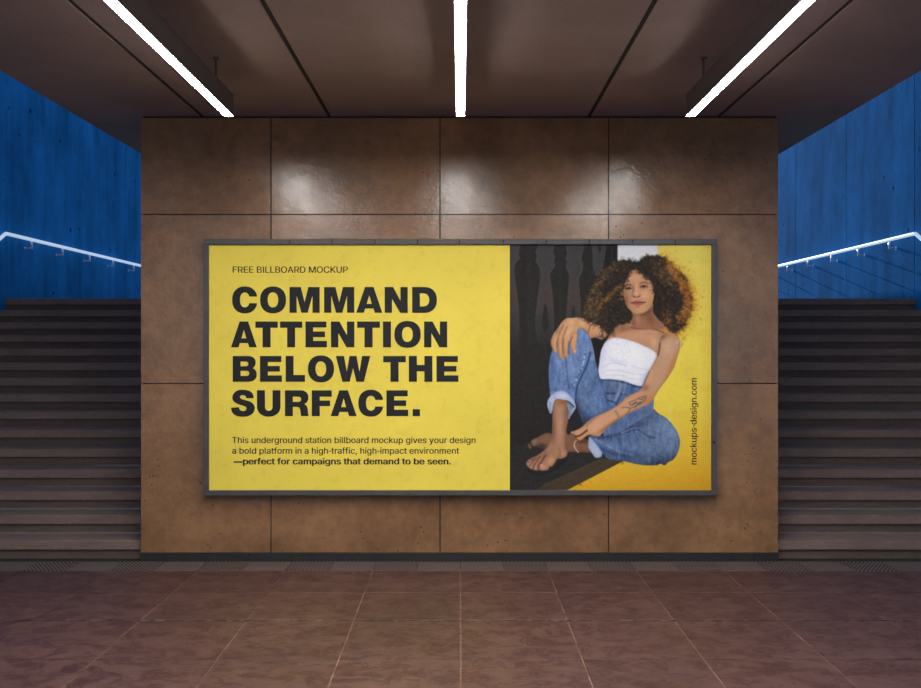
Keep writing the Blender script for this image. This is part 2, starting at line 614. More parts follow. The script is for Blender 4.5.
SKY = 0.15
SUN = 1.9
EXPO = 2.12
PK = 1.0
GLYPHS = r'''{",":[187,[[[38,-119],[68,71],[137,71],[84,-119]]]],"-":[453,[[[337,244],[337,188],[114,188],[114,244]]]],".":[187,[[[95,-4],[83,-3],[73,1],[63,9],[55,18],[51,29],[50,41],[51,53],[55,64],[63,73],[73,81],[83,85],[95,87],[107,85],[118,81],[128,73],[135,64],[140,53],[141,41],[140,29],[135,18],[128,9],[118,1],[107,-3]]]],"A":[479,[[[16,0],[201,509],[276,509],[463,0],[395,0],[287,302],[280,323],[272,346],[264,372],[255,402],[244,438],[232,478],[245,478],[233,437],[222,402],[213,371],[204,345],[197,322],[191,302],[85,0]],[[110,142],[110,199],[370,199],[370,142]]]],"B":[456,[[[60,0],[60,509],[241,509],[274,507],[304,501],[329,491],[350,477],[367,461],[381,442],[390,421],[396,398],[398,374],[397,353],[393,336],[387,320],[378,307],[368,295],[356,286],[343,278],[329,272],[315,267],[315,262],[331,260],[347,254],[363,245],[378,234],[391,220],[402,203],[411,184],[416,161],[418,136],[416,111],[410,88],[400,67],[386,48],[368,31],[344,18],[317,8],[284,2],[247,0]],[[125,57],[245,57],[281,60],[309,67],[330,80],[344,96],[353,115],[355,137],[354,153],[350,169],[342,184],[333,197],[320,209],[306,218],[289,225],[269,229],[248,231],[125,231]],[[125,285],[238,285],[256,287],[273,290],[288,296],[302,304],[314,314],[323,326],[330,340],[335,355],[336,372],[333,393],[326,412],[313,429],[294,442],[270,449],[240,452],[125,452]]]],"C":[510,[[[267,-7],[225,-3],[186,7],[150,25],[119,49],[92,79],[70,115],[53,157],[44,203],[40,254],[44,305],[53,352],[70,393],[92,429],[119,459],[150,484],[186,501],[225,512],[267,516],[293,514],[317,511],[340,504],[362,496],[383,485],[402,471],[419,456],[435,438],[448,418],[459,397],[467,373],[473,348],[408,348],[404,365],[397,380],[389,395],[380,407],[369,418],[357,428],[344,437],[330,444],[315,449],[300,453],[284,455],[267,456],[237,453],[209,445],[184,432],[161,414],[141,391],[125,364],[113,332],[106,295],[103,254],[106,213],[113,177],[125,145],[141,117],[161,94],[184,76],[210,63],[237,56],[267,53],[284,54],[300,56],[315,60],[330,65],[344,72],[357,81],[369,90],[380,102],[389,114],[397,128],[404,144],[408,160],[473,160],[467,135],[459,112],[448,91],[435,71],[420,53],[402,38],[383,24],[363,13],[341,5],[317,-2],[293,-6]]]],"D":[502,[[[219,0],[96,0],[96,57],[215,57],[254,60],[288,68],[318,81],[343,99],[363,122],[379,149],[390,181],[397,216],[399,255],[397,294],[390,329],[379,361],[364,388],[344,410],[320,428],[291,441],[258,449],[221,452],[93,452],[93,509],[225,509],[273,505],[315,495],[353,478],[385,455],[412,426],[433,391],[449,351],[458,306],[462,255],[458,205],[449,159],[433,119],[411,83],[384,54],[351,31],[312,14],[268,3]],[[125,509],[125,0],[60,0],[60,509]]]],"E":[418,[[[60,0],[60,509],[372,509],[372,452],[125,452],[125,286],[355,286],[355,229],[125,229],[125,57],[375,57],[375,0]]]],"F":[410,[[[60,0],[60,509],[369,509],[369,452],[125,452],[125,278],[346,278],[346,221],[125,221],[125,0]]]],"I":[300,[[[31,0],[31,57],[118,57],[118,452],[31,452],[31,509],[269,509],[269,452],[183,452],[183,57],[269,57],[269,0]]]],"K":[466,[[[104,145],[104,216],[116,231],[128,246],[139,261],[151,275],[162,289],[174,303],[187,317],[199,331],[212,344],[364,509],[448,509],[231,276],[228,276]],[[60,0],[60,509],[125,509],[125,334],[124,225],[125,193],[125,0]],[[372,0],[188,259],[228,309],[449,0]]]],"L":[393,[[[60,0],[60,509],[125,509],[125,57],[361,57],[361,0]]]],"M":[628,[[[60,0],[60,509],[152,509],[277,187],[280,179],[284,170],[287,159],[291,147],[295,135],[299,123],[303,110],[307,97],[311,84],[315,71],[319,60],[322,49],[307,49],[318,83],[322,95],[326,108],[330,121],[334,134],[338,146],[342,158],[346,169],[349,179],[352,187],[476,509],[568,509],[568,0],[504,0],[504,291],[504,302],[504,314],[504,327],[505,340],[505,354],[505,369],[506,413],[506,428],[507,443],[507,457],[513,457],[508,441],[503,425],[498,409],[492,393],[487,378],[482,363],[477,348],[472,335],[467,322],[463,310],[459,300],[456,291],[342,0],[286,0],[170,291],[167,300],[163,310],[159,321],[155,333],[150,347],[145,361],[140,376],[134,392],[129,408],[124,424],[118,441],[112,457],[119,457],[119,444],[120,430],[120,416],[120,401],[121,386],[121,372],[122,328],[122,315],[122,302],[122,291],[122,0]]]],"O":[533,[[[267,-7],[225,-3],[186,7],[150,25],[119,49],[92,79],[70,115],[53,157],[44,203],[40,254],[44,305],[53,352],[70,393],[92,429],[119,459],[150,484],[186,501],[225,512],[267,516],[309,512],[348,501],[384,484],[415,459],[442,429],[464,393],[480,352],[490,305],[493,254],[490,203],[480,157],[464,115],[442,79],[415,49],[384,25],[348,7],[309,-3]],[[267,53],[296,55],[324,63],[349,76],[372,94],[392,116],[408,144],[420,176],[428,213],[430,254],[428,295],[420,332],[408,365],[392,392],[372,415],[349,433],[324,446],[296,453],[267,456],[237,453],[210,445],[184,433],[161,415],[142,392],[125,364],[113,332],[106,295],[103,254],[106,213],[113,176],[125,144],[142,117],[161,94],[184,76],[210,63],[237,55]]]],"P":[444,[[[60,0],[60,509],[235,509],[272,506],[305,499],[332,487],[356,471],[375,452],[390,430],[400,404],[407,377],[409,348],[407,318],[400,291],[390,265],[375,243],[356,223],[332,207],[305,195],[272,188],[235,186],[109,186],[109,242],[233,242],[257,244],[279,248],[297,256],[312,266],[324,279],[333,294],[339,310],[343,328],[344,348],[343,367],[339,385],[333,402],[324,416],[312,428],[297,439],[279,446],[257,451],[232,452],[125,452],[125,0]]]],"R":[449,[[[60,0],[60,509],[236,509],[273,506],[305,500],[333,489],[356,473],[376,455],[390,433],[401,408],[407,381],[409,352],[407,323],[401,296],[390,271],[376,250],[356,232],[333,217],[305,206],[273,200],[236,198],[96,198],[96,255],[234,255],[258,256],[280,260],[298,267],[313,276],[325,287],[334,300],[340,316],[344,333],[345,352],[344,371],[340,389],[334,405],[325,419],[313,430],[298,440],[279,446],[258,451],[233,452],[125,452],[125,0]],[[353,0],[230,229],[303,229],[428,0]]]],"T":[448,[[[32,452],[32,509],[417,509],[417,452],[257,452],[257,0],[193,0],[193,452]]]],"U":[517,[[[259,-8],[220,-6],[186,2],[154,15],[126,33],[103,55],[85,80],[71,108],[63,140],[60,173],[60,509],[124,509],[124,178],[126,155],[132,133],[141,113],[153,95],[169,80],[187,68],[208,59],[232,53],[259,52],[285,53],[309,59],[331,68],[349,80],[364,95],[377,113],[385,133],[391,155],[393,178],[393,509],[457,509],[457,173],[454,140],[446,108],[433,80],[414,55],[391,33],[363,15],[332,2],[297,-6]]]],"a":[389,[[[160,-9],[137,-7],[115,-3],[94,5],[76,15],[60,29],[48,45],[38,63],[32,84],[30,108],[32,128],[36,146],[43,161],[53,174],[64,184],[78,193],[92,200],[108,206],[125,211],[143,214],[161,217],[178,220],[200,223],[218,225],[234,227],[247,229],[257,231],[265,235],[271,240],[274,246],[276,255],[276,257],[275,272],[272,285],[267,297],[260,307],[251,315],[240,322],[227,327],[212,330],[196,331],[178,330],[163,327],[149,322],[137,316],[127,309],[118,301],[110,292],[104,283],[100,274],[41,291],[51,313],[64,331],[79,346],[95,358],[114,368],[133,375],[153,380],[173,383],[194,384],[208,384],[223,382],[239,379],[255,375],[271,369],[286,360],[300,350],[312,336],[322,320],[330,301],[335,278],[337,251],[337,0],[277,0],[277,52],[272,52],[267,43],[260,34],[252,25],[242,16],[229,8],[215,1],[199,-4],[181,-7]],[[170,45],[192,47],[211,51],[228,59],[242,68],[254,80],[263,93],[270,108],[274,122],[276,138],[276,190],[272,187],[267,184],[259,182],[251,180],[241,178],[231,176],[221,174],[210,173],[200,171],[191,170],[182,169],[175,168],[161,166],[147,163],[134,159],[122,153],[112,147],[103,139],[97,130],[93,118],[92,105],[93,93],[96,82],[102,72],[109,64],[119,57],[130,52],[142,48],[156,46]]]],"b":[424,[[[229,-8],[208,-7],[189,-3],[172,4],[159,12],[147,21],[138,31],[130,41],[123,50],[118,59],[112,59],[112,0],[53,0],[53,509],[114,509],[114,319],[118,319],[123,327],[130,336],[137,346],[147,355],[158,364],[171,373],[188,379],[207,383],[229,384],[259,382],[287,374],[313,361],[335,342],[354,320],[370,293],[381,261],[388,227],[390,189],[388,151],[381,116],[370,84],[355,57],[336,34],[313,16],[288,3],[260,-6]],[[220,47],[242,49],[262,55],[279,66],[294,80],[306,97],[316,117],[323,139],[327,163],[328,189],[327,215],[323,239],[316,261],[307,281],[295,298],[280,311],[262,322],[243,328],[220,330],[198,328],[178,322],[161,312],[147,299],[134,282],[125,263],[118,241],[114,216],[113,189],[114,162],[118,138],[125,115],[135,95],[147,78],[162,65],[179,55],[198,49]]]],"c":[395,[[[207,-8],[174,-5],[144,3],[117,16],[93,35],[72,58],[56,85],[44,116],[37,150],[34,187],[37,225],[44,260],[56,291],[72,318],[93,341],[117,360],[144,374],[174,382],[207,384],[226,384],[243,381],[260,377],[276,371],[291,364],[305,356],[318,346],[330,335],[340,322],[349,308],[356,293],[362,277],[303,262],[300,272],[295,281],[290,289],[284,297],[278,304],[270,311],[261,316],[252,321],[242,325],[231,328],[220,329],[207,330],[184,328],[163,321],[145,310],[130,296],[118,278],[108,258],[102,236],[98,212],[96,187],[98,163],[102,139],[108,117],[118,97],[130,80],[145,66],[163,55],[184,49],[207,46],[220,47],[232,49],[243,52],[253,55],[262,60],[271,66],[279,73],[285,80],[292,89],[297,98],[301,107],[304,117],[363,102],[357,86],[350,70],[341,56],[331,43],[319,32],[306,21],[292,12],[277,5],[261,-1],[244,-5],[226,-7]]]],"d":[424,[[[195,-8],[165,-6],[137,3],[111,16],[89,34],[70,57],[55,84],[43,116],[36,151],[34,189],[36,227],[43,261],[55,293],[70,320],[89,342],[112,361],[137,374],[165,382],[196,384],[218,383],[237,379],[253,373],[267,364],[278,355],[287,346],[295,336],[301,327],[306,319],[311,319],[311,509],[372,509],[372,0],[313,0],[313,59],[307,59],[301,50],[295,41],[287,31],[277,21],[266,12],[252,4],[236,-3],[217,-7]],[[205,47],[226,49],[246,55],[263,65],[278,78],[290,95],[299,115],[306,138],[310,162],[312,189],[310,216],[306,241],[300,263],[290,282],[278,299],[263,312],[246,322],[227,328],[205,330],[182,328],[162,322],[145,311],[130,298],[118,281],[108,261],[102,239],[98,215],[96,189],[98,163],[102,139],[109,117],[118,97],[130,80],[145,66],[162,55],[182,49]]]],"e":[403,[[[212,-8],[177,-5],[145,3],[117,16],[92,35],[72,58],[56,85],[44,116],[37,150],[34,187],[36,224],[44,258],[55,290],[71,317],[91,340],[115,359],[142,373],[172,382],[205,384],[226,383],[246,380],[266,374],[285,366],[303,355],[319,341],[334,324],[347,305],[357,282],[365,256],[370,227],[371,194],[371,169],[75,169],[75,221],[338,221],[310,202],[308,226],[304,248],[298,269],[288,286],[277,301],[263,314],[246,323],[227,328],[205,330],[183,328],[164,323],[146,313],[131,301],[119,286],[109,270],[102,251],[97,231],[96,211],[96,178],[98,151],[102,127],[110,106],[121,88],[135,73],[151,61],[169,53],[190,48],[212,46],[227,47],[241,49],[254,53],[265,58],[276,65],[285,73],[294,82],[300,93],[306,105],[365,91],[358,72],[348,55],[335,39],[320,26],[302,14],[283,4],[261,-3],[237,-7]]]],"f":[253,[[[228,379],[228,327],[6,327],[6,379]],[[81,0],[81,432],[82,452],[87,470],[96,486],[107,499],[120,510],[135,519],[152,525],[169,529],[187,530],[201,530],[212,529],[222,527],[231,525],[238,523],[243,521],[227,468],[224,470],[220,471],[215,472],[209,473],[202,474],[195,474],[178,472],[164,468],[154,460],[147,449],[143,435],[142,419],[142,0]]]],"g":[425,[[[207,-151],[180,-149],[156,-146],[134,-140],[114,-132],[97,-122],[82,-110],[70,-97],[59,-84],[51,-69],[101,-41],[107,-49],[114,-57],[122,-66],[131,-74],[142,-82],[154,-88],[169,-93],[187,-96],[207,-97],[236,-95],[261,-87],[282,-75],[298,-58],[308,-34],[311,-6],[311,68],[306,68],[301,60],[294,51],[287,41],[277,32],[266,23],[252,16],[236,10],[217,6],[195,5],[165,7],[138,14],[113,27],[90,43],[71,65],[55,90],[43,120],[36,154],[34,191],[36,229],[43,263],[55,293],[71,320],[90,342],[112,361],[138,374],[166,382],[196,384],[218,383],[237,379],[253,373],[267,365],[279,356],[288,346],[296,336],[302,327],[308,319],[313,319],[313,379],[372,379],[372,-9],[370,-40],[363,-67],[350,-90],[334,-109],[314,-124],[291,-136],[265,-144],[237,-149]],[[205,59],[227,61],[246,66],[264,75],[278,87],[290,103],[300,121],[307,142],[311,166],[312,193],[311,219],[307,242],[300,264],[291,283],[279,299],[264,312],[247,322],[227,328],[205,330],[182,328],[163,322],[145,312],[130,298],[118,282],[109,262],[102,241],[98,218],[96,193],[98,167],[102,144],[109,123],[118,104],[131,88],[145,76],[163,66],[183,61]]]],"h":[410,[[[114,227],[114,0],[53,0],[53,509],[114,509],[114,287],[102,287],[116,319],[132,344],[152,362],[175,374],[200,382],[227,384],[252,383],[275,377],[295,369],[313,356],[328,340],[341,321],[350,298],[355,271],[357,240],[357,0],[296,0],[296,235],[293,263],[286,286],[273,304],[256,318],[235,326],[210,329],[192,328],[176,324],[161,317],[147,308],[136,297],[126,283],[119,266],[115,248]]]],"i":[166,[[[53,0],[53,379],[114,379],[114,0]],[[84,443],[73,444],[63,448],[54,455],[47,463],[43,472],[41,483],[43,494],[47,504],[54,512],[63,518],[73,522],[84,524],[95,522],[105,518],[114,512],[121,504],[125,494],[126,483],[125,472],[121,463],[114,455],[105,448],[95,444]]]],"k":[380,[[[110,137],[110,212],[121,212],[284,379],[360,379],[184,199],[177,199]],[[53,0],[53,509],[114,509],[114,0]],[[294,0],[148,186],[191,229],[372,0]]]],"l":[189,[[[139,-2],[112,0],[91,8],[74,20],[62,37],[55,59],[53,84],[53,509],[114,509],[114,99],[114,83],[117,71],[120,62],[126,57],[135,53],[146,52],[152,52],[157,52],[160,53],[164,53],[167,54],[170,54],[181,3],[175,1],[169,0],[162,-1],[154,-2],[147,-2]]]],"m":[609,[[[53,0],[53,379],[112,379],[112,295],[108,295],[114,314],[122,331],[132,346],[144,358],[158,368],[172,376],[187,382],[203,385],[219,386],[245,383],[268,375],[287,361],[303,342],[314,320],[321,295],[312,295],[318,312],[326,329],[337,343],[350,356],[364,366],[381,375],[398,381],[417,385],[437,386],[458,385],[478,380],[497,372],[514,361],[529,346],[541,328],[550,307],[555,283],[557,255],[557,0],[496,0],[496,254],[493,279],[485,298],[473,313],[456,323],[438,329],[419,330],[402,329],[387,326],[374,320],[363,312],[353,302],[345,290],[340,277],[336,263],[335,247],[335,0],[274,0],[274,260],[272,280],[265,297],[253,311],[238,322],[220,328],[199,330],[185,329],[171,326],[158,320],[145,312],[135,302],[126,289],[119,274],[115,257],[114,238],[114,0]]]],"n":[409,[[[114,227],[114,0],[53,0],[53,379],[112,379],[112,287],[102,287],[116,319],[132,344],[152,362],[175,374],[200,382],[227,384],[252,383],[275,377],[295,369],[313,356],[328,340],[341,321],[350,298],[355,271],[357,240],[357,0],[296,0],[296,235],[293,263],[286,286],[273,304],[256,318],[235,326],[210,329],[192,328],[176,324],[161,317],[147,308],[136,297],[126,283],[119,266],[115,248]]]],"o":[415,[[[207,-8],[174,-5],[144,3],[117,16],[93,35],[72,58],[56,85],[44,116],[37,150],[34,187],[37,225],[44,260],[56,291],[72,318],[93,341],[117,360],[144,374],[174,382],[207,384],[241,382],[271,374],[299,360],[323,341],[343,318],[359,291],[371,260],[379,225],[381,187],[379,150],[371,116],[359,85],[343,58],[323,35],[299,16],[271,3],[241,-5]],[[207,46],[231,49],[252,55],[270,66],[285,80],[298,97],[307,117],[314,139],[318,163],[319,187],[318,212],[314,236],[307,258],[298,278],[285,296],[270,310],[252,321],[231,328],[207,330],[184,328],[163,321],[145,310],[130,296],[118,278],[108,258],[102,236],[98,212],[96,187],[98,163],[102,139],[108,117],[118,97],[130,80],[145,66],[163,55],[184,49]]]],"p":[424,[[[53,-143],[53,379],[112,379],[112,319],[118,319],[123,327],[130,336],[137,346],[147,355],[158,364],[171,373],[188,379],[207,383],[229,384],[259,382],[287,374],[313,361],[335,342],[354,320],[370,293],[381,261],[388,227],[390,189],[388,151],[381,116],[370,84],[355,57],[336,34],[313,16],[288,3],[260,-6],[229,-8],[208,-7],[189,-3],[173,4],[159,12],[147,21],[138,31],[130,41],[124,50],[118,59],[114,59],[114,-143]],[[220,47],[242,49],[262,55],[279,66],[294,80],[306,97],[316,117],[323,139],[327,163],[328,189],[327,215],[323,239],[316,261],[307,281],[295,298],[280,311],[262,322],[243,328],[220,330],[198,328],[178,322],[161,312],[147,299],[134,282],[125,263],[118,241],[114,216],[113,189],[114,162],[118,138],[125,115],[135,95],[147,78],[162,65],[179,55],[198,49]]]],"r":[259,[[[53,0],[53,379],[112,379],[112,321],[115,321],[124,339],[137,354],[152,367],[171,377],[191,383],[213,385],[218,385],[223,385],[229,384],[235,384],[240,384],[243,384],[243,322],[241,323],[236,324],[230,324],[223,325],[215,326],[207,326],[190,324],[174,321],[159,315],[146,306],[135,296],[126,284],[119,269],[115,254],[114,237],[114,0]]]],"s":[365,[[[182,-8],[157,-7],[133,-3],[112,3],[93,12],[76,24],[62,38],[50,54],[41,73],[36,94],[94,107],[101,87],[111,72],[124,60],[141,52],[160,47],[181,45],[206,47],[227,53],[244,62],[258,74],[265,88],[268,103],[266,115],[262,126],[254,136],[243,144],[229,150],[212,155],[149,170],[118,180],[92,192],[72,208],[58,227],[50,249],[47,274],[49,295],[55,314],[65,332],[79,347],[95,360],[115,370],[137,378],[161,383],[187,384],[212,383],[234,379],[254,372],[271,363],[286,352],[299,339],[309,324],[318,308],[324,290],[268,277],[262,291],[254,304],[243,316],[228,325],[210,331],[187,333],[166,331],[147,326],[131,317],[119,305],[111,292],[109,277],[110,264],[115,253],[124,243],[136,235],[152,229],[172,223],[229,209],[261,200],[287,187],[306,171],[320,153],[328,131],[331,107],[329,85],[323,65],[312,47],[298,31],[281,18],[260,6],[236,-2],[210,-7]]]],"t":[227,[[[204,379],[204,327],[6,327],[6,379]],[[65,471],[126,471],[126,98],[127,83],[130,70],[136,61],[144,55],[156,51],[170,50],[175,50],[180,50],[185,51],[191,52],[197,53],[202,54],[213,2],[207,0],[200,-2],[192,-3],[184,-3],[176,-4],[168,-4],[138,-1],[113,7],[92,21],[77,41],[68,64],[65,93]]]],"u":[410,[[[182,-5],[158,-3],[135,2],[115,11],[97,23],[82,39],[69,59],[60,82],[54,109],[53,139],[53,379],[114,379],[114,144],[116,117],[124,94],[137,75],[154,61],[175,53],[200,50],[218,51],[234,55],[249,62],[263,71],[274,83],[283,97],[290,113],[295,132],[296,153],[296,379],[357,379],[357,0],[298,0],[298,92],[307,92],[294,60],[277,35],[257,17],[234,5],[209,-3]]]],"v":[389,[[[163,0],[17,379],[84,379],[165,155],[173,132],[180,110],[187,87],[193,64],[199,42],[206,21],[184,21],[191,42],[197,64],[203,87],[209,110],[216,132],[224,155],[305,379],[371,379],[226,0]]]],"y":[389,[[[47,-139],[61,-86],[71,-87],[83,-89],[94,-90],[104,-89],[113,-86],[122,-81],[130,-74],[138,-64],[145,-51],[151,-36],[163,-1],[17,379],[84,379],[165,155],[173,132],[180,109],[187,87],[193,64],[199,42],[206,21],[184,21],[190,42],[196,64],[202,87],[209,110],[216,132],[224,155],[305,379],[371,379],[204,-58],[196,-77],[187,-93],[177,-107],[165,-119],[153,-128],[139,-136],[125,-141],[109,-144],[91,-145],[82,-145],[73,-144],[65,-143],[57,-142],[52,-140]]]],"—":[699,[[[699,244],[699,188],[0,188],[0,244]]]]," ":[187,[]]}'''

# ------------------------------------------------------------------ billboard
ZF = 7.90     # front of the frame
ZP = 7.927    # face of the poster
bb = thing('billboard', 'large framed yellow billboard with black headline and seated woman, on the brown panel wall', 'billboard', (0, D, P(0, 496, ZF).z))


def px(x, z=ZF):
    return P(x, 0, z).x


def pz(y, z=ZF):
    return P(0, y, z).z


fo = (px(203.6), px(717), pz(495.5), pz(239))       # outer
fi = (px(208.4), px(712.0), pz(490.6), pz(244.3))     # inner
b = MB()
# top rail in segments with fine joints, the other rails with fewer joints
cuts = [px(c) for c in (289.4, 332, 375, 417.5, 459.5, 503.6, 546.5, 589.4, 632.6, 675.5)]
xs = [fo[0]] + cuts + [fo[1]]
for a, c in zip(xs, xs[1:]):
    b.box(a + (0.0035 if a != fo[0] else 0), c - (0.0035 if c != fo[1] else 0), ZF, D - 0.001, fi[3], fo[3], bev=0.002)
xs = [fo[0], px(332), px(503.6), px(610), fo[1]]
for a, c in zip(xs, xs[1:]):
    b.box(a + (0.001 if a != fo[0] else 0), c - (0.001 if c != fo[1] else 0), ZF, D - 0.001, fo[2], fi[2], bev=0.002)
for x0, x1 in ((fo[0], fi[0]), (fi[1], fo[1])):
    b.box(x0, x1, ZF, D - 0.001, fi[2], fi[3], bev=0.002)
b.box(fo[0] + 0.006, fo[1] - 0.006, ZF + 0.006, D - 0.002, fi[3] + 0.002, fo[3] - 0.002, mi=1)
b.box(fo[0] + 0.006, fo[1] - 0.006, ZF + 0.004, D - 0.002, fo[2] + 0.004, fi[2] - 0.004, mi=1)
b.build('frame', [mat_frame, mat_groove], bb)
b = MB()
b.box(fi[0] - 0.006, fi[1] + 0.006, ZP + 0.004, D - 0.003, fi[2] - 0.006, fi[3] + 0.006)
bk = b.build('backing_board', [mat_groove], bb)
b = MB()
b.tube([(px(713.8), ZF - 0.006, pz(442.5)), (px(713.8), ZF + 0.002, pz(442.5))], 0.010, 16)
b.tube([(px(713.8), ZF - 0.0065, pz(442.5)), (px(713.8), ZF - 0.002, pz(442.5))], 0.005, 12)
b.build('lock', [mat_groove], bb)

# poster sheet (yellow part)
b = MB()
xm = px(509.8, ZP)
b.box(fi[0] - 0.004, xm, ZP, ZP + 0.003, fi[2] - 0.004, fi[3] + 0.004)
poster = b.build('poster', [mat_yel], bb)

# ---- lettering
GL = json.loads(GLYPHS)
GL['I'] = [187, [[(58, 0), (58, 509), (129, 509), (129, 0)]]]
GL['-'] = [236, [[(28, 180), (28, 240), (208, 240), (208, 180)]]]
GL['\u2014'] = [640, [[(0, 150), (0, 240), (600, 240), (600, 150)]]]
for ch_, old, new in (('R', 96, 127), ('P', 109, 127)):
    GL[ch_][1][0] = [[new if p_[0] == old else p_[0], p_[1]] for p_ in GL[ch_][1][0]]
GL['e'][1][0] = [[99, p_[1]] if p_[0] == 75 else ([309, 221] if p_ == [338, 221] else p_) for p_ in GL['e'][1][0] if p_ != [310, 202]]
GL['K'] = [466, [[(57, 0), (57, 509), (122, 509), (122, 258), (366, 509), (448, 509), (240, 292), (462, 0), (384, 0), (195, 246), (122, 172), (122, 0)]]]
GL['k'] = [380, [[(49, 0), (49, 509), (110, 509), (110, 214), (276, 379), (352, 379), (206, 236), (366, 0), (292, 0), (162, 194), (110, 144), (110, 0)]]]


def text_words(s, x0, x1, base, cap):
    """one list of outline loops in photograph pixels per word"""
    adv = 0; words = [[]]
    for ch in s:
        a, r = GL[ch]
        if ch == ' ':
            words.append([])
        if r:
            ar_ = [sum(q[i - 1][0] * q[i][1] - q[i][0] * q[i - 1][1] for i in range(len(q))) for q in r]
            big = max(range(len(r)), key=lambda i: abs(ar_[i]))
            for i, q in enumerate(r):
                # loops that overlap the main outline of a glyph are filled on a layer of their own
                layer = 1 if (i != big and ar_[i] * ar_[big] > 0 and ch in 'DRpbdqghnmurtfy') else 0
                words[-1].append((layer, [(adv + p[0], p[1]) for p in q]))
        adv += a
    allp = [p[0] for w_ in words for _, q in w_ for p in q]
    lo, hi = min(allp), max(allp)
    k = (x1 - x0) / (hi - lo); ky = cap / 509.0
    return [[(l_, [(x0 + (p[0] - lo) * k, base - p[1] * ky) for p in q]) for l_, q in w_] for w_ in words if w_]


R3 = Matrix(((1, 0, 0, 0), (0, 0, -1, 0), (0, 1, 0, 0), (0, 0, 0, 1)))


def letters(name, loops, parent, label=None, shifts=((0, 0),), rot=None):
    bm_ = bmesh.new()
    loops = [q if isinstance(q, tuple) else (0, q) for q in loops]
    for n_, (dx, dy, ly) in enumerate([(a, c, l_) for a, c in shifts for l_ in sorted({q[0] for q in loops})]):
        cu = bpy.data.curves.new(name, 'CURVE')
        cu.dimensions = '2D'
        cu.fill_mode = 'BOTH'
        cu.extrude = 0.0006 + 0.0001 * n_
        for l_, q in loops:
            if l_ != ly:
                continue
            q = [(p[0] + dx, p[1] + dy) for p in q]
            if rot:
                q = [rot(p) for p in q]
            sp = cu.splines.new('POLY')
            sp.points.add(len(q) - 1)
            for pt, p in zip(sp.points, q):
                pt.co = ((p[0] - CX) * ZP / F, (CY - p[1]) * ZP / F, 0, 1)
            sp.use_cyclic_u = True
        tmp = bpy.data.objects.new(name, cu)
        C.objects.link(tmp)
        m0 = bpy.data.meshes.new_from_object(tmp.evaluated_get(bpy.context.evaluated_depsgraph_get()))
        bpy.data.objects.remove(tmp)
        bm_.from_mesh(m0)
        bpy.data.meshes.remove(m0)
    me_ = bpy.data.meshes.new(name)
    bm_.to_mesh(me_)
    bm_.free()
    me_.transform(Matrix.Translation((0, ZP - 0.0008, EYE)) @ R3)
    me_.materials.append(mat_ink)
    o = bpy.data.objects.new(name, me_)
    C.objects.link(o)
    o.parent = parent
    o.location = -(Vector(parent.location) + (Vector(parent.parent.location) if parent.parent else Vector()))
    if label:
        o['label'] = label
    return o


# heavy headline alphabet, drawn 25.8 units high; each glyph gives its width and loops
def ell(cx, cy, rx, ry, a0=0, a1=360, n=28, pw=2.25):
    r = []
    for i in range(n + 1):
        a = math.radians(a0 + (a1 - a0) * i / n)
        c, s = math.cos(a), math.sin(a)
        r.append((cx + rx * math.copysign(abs(c) ** (2 / pw), c), cy + ry * math.copysign(abs(s) ** (2 / pw), s)))
    return r


H = 25.8
G = {}
G['T'] = (22.5, [[(0, H), (22.5, H), (22.5, H - 6.3), (15.3, H - 6.3), (15.3, 0), (7.2, 0), (7.2, H - 6.3), (0, H - 6.3)]])
G['E'] = (21.9, [[(0, 0), (21.9, 0), (21.9, 6.4), (7.9, 6.4), (7.9, 10.2), (19.9, 10.2), (19.9, 15.8), (7.9, 15.8), (7.9, 19.8), (21.4, 19.8), (21.4, H), (0, H)]])
G['F'] = (20, [[(0, 0), (8, 0), (8, 10.0), (18.3, 10.0), (18.3, 15.6), (8, 15.6), (8, 19.4), (20, 19.4), (20, H), (0, H)]])
G['L'] = (19.3, [[(0, 0), (19.3, 0), (19.3, 6.8), (7.9, 6.8), (7.9, H), (0, H)]])
G['H'] = (23.5, [[(0, 0), (8, 0), (8, 10.5), (15.5, 10.5), (15.5, 0), (23.5, 0), (23.5, H), (15.5, H), (15.5, 16.9), (8, 16.9), (8, H), (0, H)]])
G['I'] = (8, [[(0, 0), (8, 0), (8, H), (0, H)]])
G['N'] = (23.1, [[(0, 0), (7.3, 0), (7.3, 14.0), (15.4, 0), (23.1, 0), (23.1, H), (15.8, H), (15.8, 12.1), (8.4, H), (0, H)]])
G['M'] = (30.2, [[(0, 0), (7.2, 0), (7.2, 16.8), (12.0, 0), (18.2, 0), (23.0, 16.8), (23.0, 0), (30.2, 0), (30.2, H), (18.9, H), (15.1, 10.9), (11.3, H), (0, H)]])
G['A'] = (26.2, [[(0, 0), (7.6, 0), (9.0, 4.2), (17.2, 4.2), (18.6, 0), (26.2, 0), (17.4, H), (8.8, H)], [(10.6, 9.0), (13.1, 17.6), (15.6, 9.0)]])
G['W'] = (34.6, [[(0, H), (8.2, H), (11.0, 10.2), (13.8, H), (20.8, H), (23.6, 10.2), (26.4, H), (34.6, H), (28.0, 0), (20.6, 0), (17.3, 13.5), (14.0, 0), (6.6, 0)]])
G['O'] = (26.2, [ell(13.1, 12.9, 13.1, 13.5), ell(12.95, 12.9, 5.3, 7.5)])
G['D'] = (24.7, [[(0, 0), (12.2, 0)] + ell(12.2, 12.9, 12.5, 12.9, -90, 90, 20) + [(0, H)], [(7.7, 6.4), (7.7, 19.4), (10.8, 19.4)] + ell(10.8, 12.9, 6.3, 6.5, 90, -90, 14)])
G['C'] = (25.0, [[(25.0, 16.2)] + ell(12.7, 12.9, 12.7, 13.5, 22, 338, 36) + [(25.0, 9.6), (17.2, 9.6)] + ell(12.7, 12.9, 4.9, 7.4, 332, 28, 24) + [(17.2, 16.2)]])
